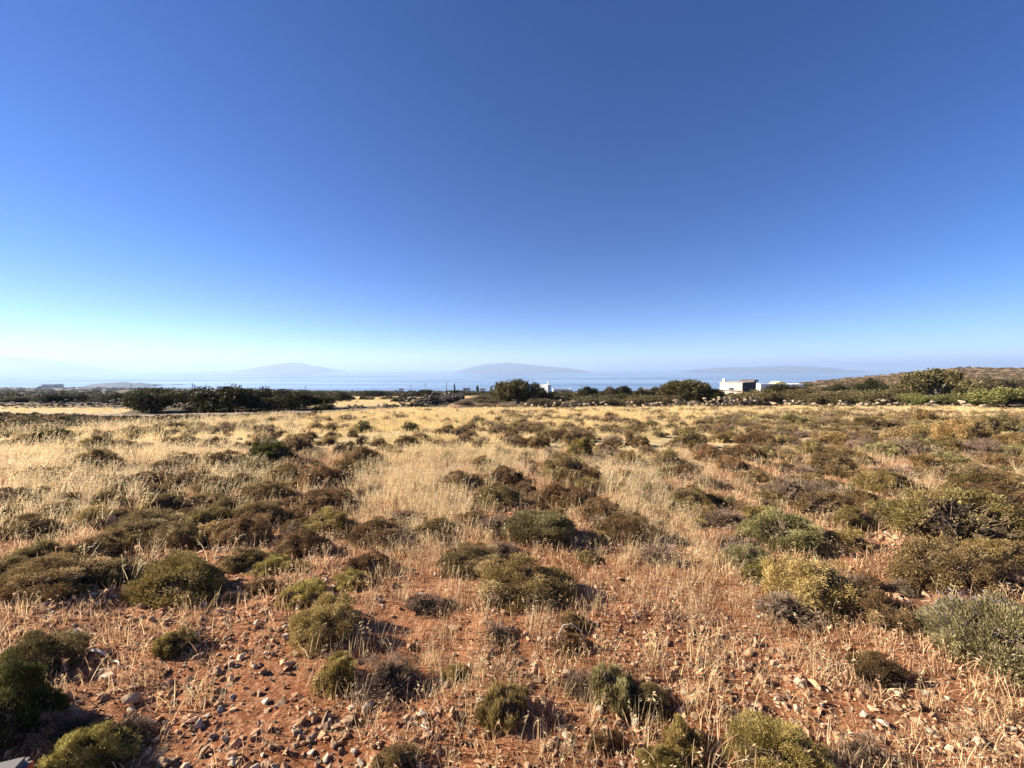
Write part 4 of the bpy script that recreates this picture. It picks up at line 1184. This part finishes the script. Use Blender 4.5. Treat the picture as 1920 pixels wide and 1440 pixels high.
def scatter(name, meshes, pts, rot, scl, idx, label, cat):
    src = bpy.data.collections.new(name + '_pieces')
    for i, me in enumerate(meshes):
        o = bpy.data.objects.new(f'{name}_piece_{i:02d}', me); src.objects.link(o)
    me = bpy.data.meshes.new(name)
    me.vertices.add(len(pts)); me.vertices.foreach_set('co', np.asarray(pts, np.float32).ravel())
    for nm, ty, arr in (('rot', 'FLOAT_VECTOR', rot), ('scl', 'FLOAT_VECTOR', scl)):
        a = me.attributes.new(nm, ty, 'POINT'); a.data.foreach_set('vector', np.asarray(arr, np.float32).ravel())
    a = me.attributes.new('idx', 'INT', 'POINT'); a.data.foreach_set('value', np.asarray(idx, np.int32))
    o = link(name, me)
    ng = bpy.data.node_groups.new(name + '_scatter', 'GeometryNodeTree')
    ng.interface.new_socket('Geometry', in_out='INPUT', socket_type='NodeSocketGeometry')
    ng.interface.new_socket('Geometry', in_out='OUTPUT', socket_type='NodeSocketGeometry')
    gi = ng.nodes.new('NodeGroupInput'); go = ng.nodes.new('NodeGroupOutput')
    ci = ng.nodes.new('GeometryNodeCollectionInfo')
    ci.inputs['Collection'].default_value = src
    ci.inputs['Separate Children'].default_value = True; ci.inputs['Reset Children'].default_value = True
    iop = ng.nodes.new('GeometryNodeInstanceOnPoints'); iop.inputs['Pick Instance'].default_value = True
    def na(nm, ty):
        n = ng.nodes.new('GeometryNodeInputNamedAttribute'); n.data_type = ty; n.inputs['Name'].default_value = nm; return n.outputs['Attribute']
    e2r = ng.nodes.new('FunctionNodeEulerToRotation')
    ng.links.new(na('rot', 'FLOAT_VECTOR'), e2r.inputs[0])
    ng.links.new(gi.outputs[0], iop.inputs['Points'])
    ng.links.new(ci.outputs[0], iop.inputs['Instance'])
    ng.links.new(na('idx', 'INT'), iop.inputs['Instance Index'])
    ng.links.new(e2r.outputs[0], iop.inputs['Rotation'])
    ng.links.new(na('scl', 'FLOAT_VECTOR'), iop.inputs['Scale'])
    ng.links.new(iop.outputs[0], go.inputs[0])
    md = o.modifiers.new('scatter', 'NODES'); md.node_group = ng
    return tag(o, label, cat, kind='stuff')

rngS = np.random.default_rng(42)
SP = np.array(SPOTS)
def in_shrub(x, y, k=.85):
    hit = np.zeros(x.shape, bool)
    for (sx, sy, r, h) in SP:
        hit |= ((x - sx) ** 2 + (y - sy) ** 2) < (r * k) ** 2
    return hit

def fan(n, y0, y1, umax=1.42):
    """points spread evenly over the ground in a wedge in front of the camera"""
    y = np.sqrt(rngS.uniform(y0 ** 2, y1 ** 2, n)); x = rngS.uniform(-umax, umax, n) * y
    return x, y

def road_dist(x, y):
    cols = np.array([-420, -200, 0, 100, 200, 300, 400, 500, 600, 690]); ds = np.array([23.5, 22.5, 21.6, 20.9, 20.2, 20.0, 20.6, 21.6, 23.0, 25.5])
    c = 960 + x / y * FPX
    return np.where(c < 700, y - np.interp(c, cols, ds), 99)

def grass_density(x, y):
    """share of ground under standing straw, 0..1"""
    col = 960 + x / y * FPX
    st, sb, hl, edge = field_masks(x, y)
    far = sstep(9.5, 16, y)
    g = lambda c, y0, sc_, sy, a: a * np.exp(-((col - c) / sc_) ** 2 - ((np.log(y) - math.log(y0)) / sy) ** 2)
    d = far * .95
    d = d + g(800, 6.0, 90, .5, 1.0) + g(740, 4.6, 70, .25, .6) + g(900, 9, 120, .25, .9) + g(1180, 5.6, 90, .35, 1.0) + g(1290, 3.0, 80, .35, .75)
    d = d + g(150, 8.0, 260, .35, .65) + g(30, 5.2, 120, .25, .45) + g(400, 6.3, 60, .12, .7) + g(1750, 5.6, 120, .12, .7)
    d = d + g(1200, 1.75, 240, .16, .7) + g(780, 2.4, 180, .25, .35) + g(1420, 2.1, 90, .25, .55) + g(850, 1.8, 200, .2, .4)
    d = d * np.clip(-.25 + 2.2 * fbm(x * .55, y * .55, 61), .08 + .30 * sstep(8, 13, y), 1.25) * (.5 + fbm(x * 2.2, y * 2.2, 63))
    # thinner on the scrubby right-hand side
    d = d * (1 - .72 * sstep(1330, 1560, col) * (1 - sstep(21, 26, y)))
    d = d * (1 - .6 * (1 - sstep(80, 230, col)) * sstep(14, 16, y))
    return np.where(y < edge, np.clip(d, 0, 1), 0.0)

# countless low cushions between the larger ones
LOWC = []
for kd in ('b', 'o', 'yo', 'r', 'b', 'o', 'g', 'r'):
    sv = VAR[('twiggy' if kd == 'r' else 'spiny', 'lo')]
    me = sv[len(LOWC) % len(sv)][2].copy(); me.materials[0] = MATS[kd]; LOWC.append(me)
x, y = fan(8200, 2.6, 25.0); col = 960 + x / y * FPX
_, _, _, edge = field_masks(x, y)
dn = .42 + .55 * sstep(1050, 1500, col) + .55 * np.exp(-((col - 420) / 330) ** 2) * (1 - sstep(9, 13, y)) + .35 * np.exp(-((col - 1000) / 160) ** 2)
dn = dn * (1 - .8 * np.exp(-((col - 790) / 75) ** 2)) * (1 - .45 * sstep(19, 25, y)) * sstep(2.4, 4.5, y) * np.clip(-.5 + 2.4 * fbm(x * .45, y * .45, 19), .05, 1.2)
k = (rngS.random(len(x)) < dn * .80) & (y < edge - .6) & ~in_shrub(x, y, .75); x, y = x[k], y[k]; n = len(x)
r = rngS.uniform(.08, .25, n) * (.65 + .5 * sstep(7, 14, y)) * np.where(rngS.random(n) < .15, 1.4, 1.0)
scatter('low_cushion_scrub', LOWC, np.stack([x, y, zground(x, y) - .012], -1), np.stack([np.zeros(n), np.zeros(n), rngS.uniform(0, 6.28, n)], -1),
        np.stack([r, r * rngS.uniform(.7, 1.1, n), np.minimum(r * rngS.uniform(.75, 1.25, n), .29)], -1), rngS.integers(0, 8, n), 'countless low brown and olive cushions between the larger shrubs', 'scrub')
SP = np.concatenate([SP, np.stack([x, y, r, r], -1)])

TALL = [grass_tuft(500 + i, 16, .10, .16, .38, .0022, .16, heads=.35) for i in range(5)]
OATS = [grass_tuft(520 + i, 12, .12, .26, .50, .0024, .34, heads=.8, head_len=.045) for i in range(4)]
FARG = [grass_tuft(540 + i, 24, .22, .12, .32, .0050, .14, heads=.5, head_len=.07, mat='straw_far') for i in range(5)]
SHORT = [grass_tuft(560 + i, 14, .09, .04, .15, .0020, .06, heads=.15, mat='straw_red', curl=.6, head_len=.02) for i in range(5)]
LITTER = [grass_tuft(580 + i, 12, .12, .03, .09, .0020, .0, mat='straw_red', curl=1.6) for i in range(3)]
ALLG = TALL + OATS + FARG + SHORT + LITTER
GP, GR, GS, GI = [], [], [], []
def add_grass(x, y, lo, hi, smin, smax, yaw=.9):
    z = zground(x, y); n = len(x)
    GP.append(np.stack([x, y, z], -1))
    GR.append(np.stack([rngS.normal(0, .08, n), rngS.normal(0, .08, n), rngS.uniform(-yaw, yaw, n)], -1))
    s = rngS.uniform(smin, smax, n); GS.append(np.stack([s, s, s * rngS.uniform(.85, 1.15, n)], -1))
    GI.append(rngS.integers(lo, hi, n))
# near standing grass
x, y = fan(22000, 1.25, 9.0); d = grass_density(x, y)
k = (rngS.random(len(x)) < d * .75 + .03) & ~in_shrub(x, y, .8); x, y = x[k], y[k]
col = 960 + x / y * FPX
oat = (col < 470) & (rngS.random(len(x)) < .7) & (y > 3)
nr = (y < 2.0)
sh = .62 + .38 * sstep(3.0, 6.0, y[~oat & ~nr])
add_grass(x[~oat & ~nr], y[~oat & ~nr], 0, 5, .55, .95); GS[-1] *= sh[:, None]; add_grass(x[~oat & nr], y[~oat & nr], 0, 5, .3, .55); add_grass(x[oat], y[oat], 5, 9, .5, .85, .5)
# far standing grass
x, y = fan(46000, 8.0, 27); d = grass_density(x, y)
k = (rngS.random(len(x)) < d) & ~in_shrub(x, y - .15, 1.0); x, y = x[k], y[k]
col = 960 + x / y * FPX
oat = (col < 560) & (rngS.random(len(x)) < .35)
sh = .62 + .38 * sstep(13, 20, y[~oat])
add_grass(x[~oat], y[~oat], 9, 14, .62, 1.0); GS[-1] *= sh[:, None]; add_grass(x[oat], y[oat], 5, 9, .8, 1.1, .5)
# straw on the fields beyond
x, y = fan(26000, 21, 115); c_ = 960 + x / y * FPX
k = np.zeros(len(x), bool)
for pl in FIELDS[:3]: k |= poly_mask(c_, y, pl)
x, y = x[k], y[k]; add_grass(x, y, 9, 14, .5, .9)
# thin short grass and litter all over the near ground
x, y = fan(15000, 1.0, 9.5); k = (fbm(x * 1.3, y * 1.3, 91) > rngS.uniform(.25, .68, len(x))) & ~in_shrub(x, y, .7); x, y = x[k], y[k]
add_grass(x, y, 14, 19, .6, 1.3, 3.1)
x, y = fan(9000, 1.0, 8.0); k = ~in_shrub(x, y, .7) & (fbm(x * 1.1, y * 1.1, 17) > rngS.uniform(.2, .7, len(x))); x, y = x[k], y[k]
add_grass(x, y, 19, 22, .6, 1.2, 3.1)
scatter('dry_grass', ALLG, np.concatenate(GP), np.concatenate(GR), np.concatenate(GS), np.concatenate(GI),
        'dry straw-coloured grass and wild oats standing all over the field', 'grass')

# gravel
PEB = [rock_mesh(400 + i, 8, .7, 'pebble') for i in range(5)] + [rock_mesh(410 + i, 8, .65, 'rock') for i in range(4)] + [rock_mesh(420 + i, 8, .6, 'white_rock') for i in range(2)]
x, y = fan(120000, 1.0, 8.0)
w = fbm(x * .9, y * .9, 55); col = 960 + x / y * FPX
bare = np.clip(sstep(.33, .60, w) + .5 * np.exp(-((col - 1700) / 260) ** 2) * (y < 2.6) + .35 * np.exp(-((col - 300) / 260) ** 2) * (y < 3.6), .05, 1)
k = (rngS.random(len(x)) < bare * (1 - .75 * sstep(4, 8.5, y))) & ~in_shrub(x, y, .6); x, y = x[k], y[k]; n = len(x)
s = np.minimum(.0062 * (rngS.random(n) ** -.58), .031) * rngS.uniform(.7, 1.3, n)
z = zground(x, y) + s * .25
idx = np.where(rngS.random(n) < .4, rngS.integers(0, 5, n), np.where(rngS.random(n) < .78, rngS.integers(5, 9, n), rngS.integers(9, 11, n)))
scatter('gravel', PEB, np.stack([x, y, z], -1), np.stack([rngS.uniform(-.6, .6, n), rngS.uniform(-.6, .6, n), rngS.uniform(0, 6.28, n)], -1),
        np.stack([s * rngS.uniform(.8, 1.4, n), s, s * rngS.uniform(.7, 1.1, n)], -1), idx, 'small reddish and pale gravel strewn over the red soil', 'gravel')

# far scrub on the plain and on the hill
def far_bush(seed, n, mat):
    rng = np.random.default_rng(seed); f = lumpy(rng, 6, .35, .5)
    d = dome_dirs(rng, n, 0); P = d * (f(d) * rng.uniform(.6, 1, n))[:, None]
    V, F = blades(P, nrm(d + rng.normal(size=d.shape) * .6), rng.uniform(.18, .34, n), rng.uniform(.06, .11, n), rng)
    return mk_mesh('far_bush', V, F, [MATS[mat]], rng.uniform(0, 1, n))
FB = [far_bush(700 + i, 380, 'treek') for i in range(3)] + [far_bush(710 + i, 380, 'treeb') for i in range(3)] + [far_bush(720 + i, 300, 'b') for i in range(2)]
def log_fan(n, y0, y1, u0, u1):
    y = np.exp(rngS.uniform(math.log(y0), math.log(y1), n)); x = rngS.uniform(u0, u1, n) * y; return x, y
x, y = log_fan(9000, 46, 1900, -1.45, .80)
st, sb, hl, edge = field_masks(x, y)
k = (sb > .5) & (rngS.random(len(x)) < np.clip((fbm(x * .02, y * .02, 33) - .34) * 4, .12, 1)); x, y = x[k], y[k]
dtrack = np.abs(960 + x / y * FPX - np.interp(y, [26, 31, 38, 48, 60, 78, 95], [842, 852, 860, 867, 874, 880, 880])) * y / FPX
k = ((dtrack > 2.2) | (y > 95)) & (zground(x, y) > SEA_Z + 1); x, y = x[k], y[k]; n = len(x)
r = rngS.uniform(.5, 1.7, n) * (.8 + np.minimum(y / 300, 2.2) * .9); r = np.where(y < 90, np.minimum(r, .8), r)
hh = r * rngS.uniform(.55, 1.0, n) * np.where(y > 250, .75, 1)
scatter('distant_scrub', FB, np.stack([x, y, zground(x, y) - .05], -1), np.stack([np.zeros(n), np.zeros(n), rngS.uniform(0, 6.28, n)], -1),
        np.stack([r, r, hh], -1), rngS.integers(0, 6, n), 'dark scrub covering the plain down to the coast', 'scrub')
x, y = log_fan(10000, 55, 420, .66, 1.45)
k = rngS.random(len(x)) < np.clip((fbm(x * .03, y * .03, 35) - .25) * 3, .25, 1); x, y = x[k], y[k]; n = len(x)
r = rngS.uniform(.3, .95, n) * (.7 + y / 260)
scatter('hillside_scrub', FB, np.stack([x, y, zground(x, y) - .05], -1), np.stack([np.zeros(n), np.zeros(n), rngS.uniform(0, 6.28, n)], -1),
        np.stack([r, r, r * rngS.uniform(.45, .75, n)], -1), rngS.integers(3, 8, n), 'low brown scrub dotting the hillside on the right', 'scrub')
# dead brown scrub between the near field and the road
x, y = fan(8000, 11, 24); c_ = 960 + x / y * FPX; rd = road_dist(x, y); _, _, _, edge = field_masks(x, y)
k = (c_ < 690) & (rd < -1.2) & (y > edge - .5); x, y = x[k], y[k]; n = len(x)
r = rngS.uniform(.14, .40, n)
scatter('roadside_scrub', FB, np.stack([x, y, zground(x, y) - .03], -1), np.stack([np.zeros(n), np.zeros(n), rngS.uniform(0, 6.28, n)], -1),
        np.stack([r, r, r * rngS.uniform(.5, .9, n)], -1), rngS.integers(3, 8, n), 'dead brown scrub filling the verge below the gravel road', 'scrub')

x, y = fan(9000, 22, 31); c_ = 960 + x / y * FPX; _, _, _, edge = field_masks(x, y)
k = (c_ > 880) & (y > edge + .6) & (y < edge + 5.5) & (fbm(x * .5, y * .5, 8) > rngS.uniform(.3, .7, len(x))); x, y = x[k], y[k]; n = len(x)
r = rngS.uniform(.10, .36, n)
scatter('wall_foot_scrub', FB, np.stack([x, y, zground(x, y) - .03], -1), np.stack([np.zeros(n), np.zeros(n), rngS.uniform(0, 6.28, n)], -1),
        np.stack([r, r, r * rngS.uniform(.4, .8, n)], -1), rngS.integers(3, 8, n), 'low brown scrub at the foot of the stone wall', 'scrub')

# ------------------------------------------------------------------ haze over land and sea
def build_haze():
    bm = bmesh.new(); box(bm, -61000, 61000, -61000, 61000, SEA_Z - 7.0, 330.0)
    me = bpy.data.meshes.new('haze'); bm.to_mesh(me); bm.free()
    m, nt, out = new_mat('haze_air')
    v = N(nt, 'ShaderNodeVolumePrincipled')
    v.inputs['Color'].default_value = (.50, .68, 1.0, 1)
    v.inputs['Density'].default_value = 1.25e-4
    v.inputs['Anisotropy'].default_value = .15
    nt.links.new(v.outputs[0], out.inputs['Volume'])
    me.materials.append(m)
    tag(link('haze', me), 'pale blue haze lying over the sea and the far coast', 'haze', kind='stuff')
build_haze()

# ------------------------------------------------------------------ labels that point each remaining thing out by a neighbour
def way(dx, dy):
    a = math.degrees(math.atan2(-dy * 1.6, dx)) % 360
    return ['right of', 'behind right of', 'behind', 'behind left of', 'left of', 'front left of', 'in front of', 'front right of'][int(((a + 22.5) % 360) // 45)]
groups = {}
for (o, px, py, desc) in PEND:
    best = min(LAND, key=lambda L: ((L[0] - px) / (1 + .0)) ** 2 + ((L[1] - py) * 2.2) ** 2)
    key = (desc, way(px - best[0], py - best[1]), best[2])
    groups.setdefault(key, []).append((math.hypot(px - best[0], (py - best[1]) * 1.6), o))
ORD = ['nearest', 'second', 'third', 'fourth', 'fifth', 'sixth', 'seventh', 'eighth', 'ninth', 'tenth', 'eleventh', 'twelfth']
for (desc, wy, short), L in groups.items():
    L.sort(key=lambda q: q[0])
    for i, (_, o) in enumerate(L):
        o['label'] = f'{desc} {wy} {short}' if len(L) == 1 else f'{ORD[min(i, 11)]} {desc} {wy} {short}'
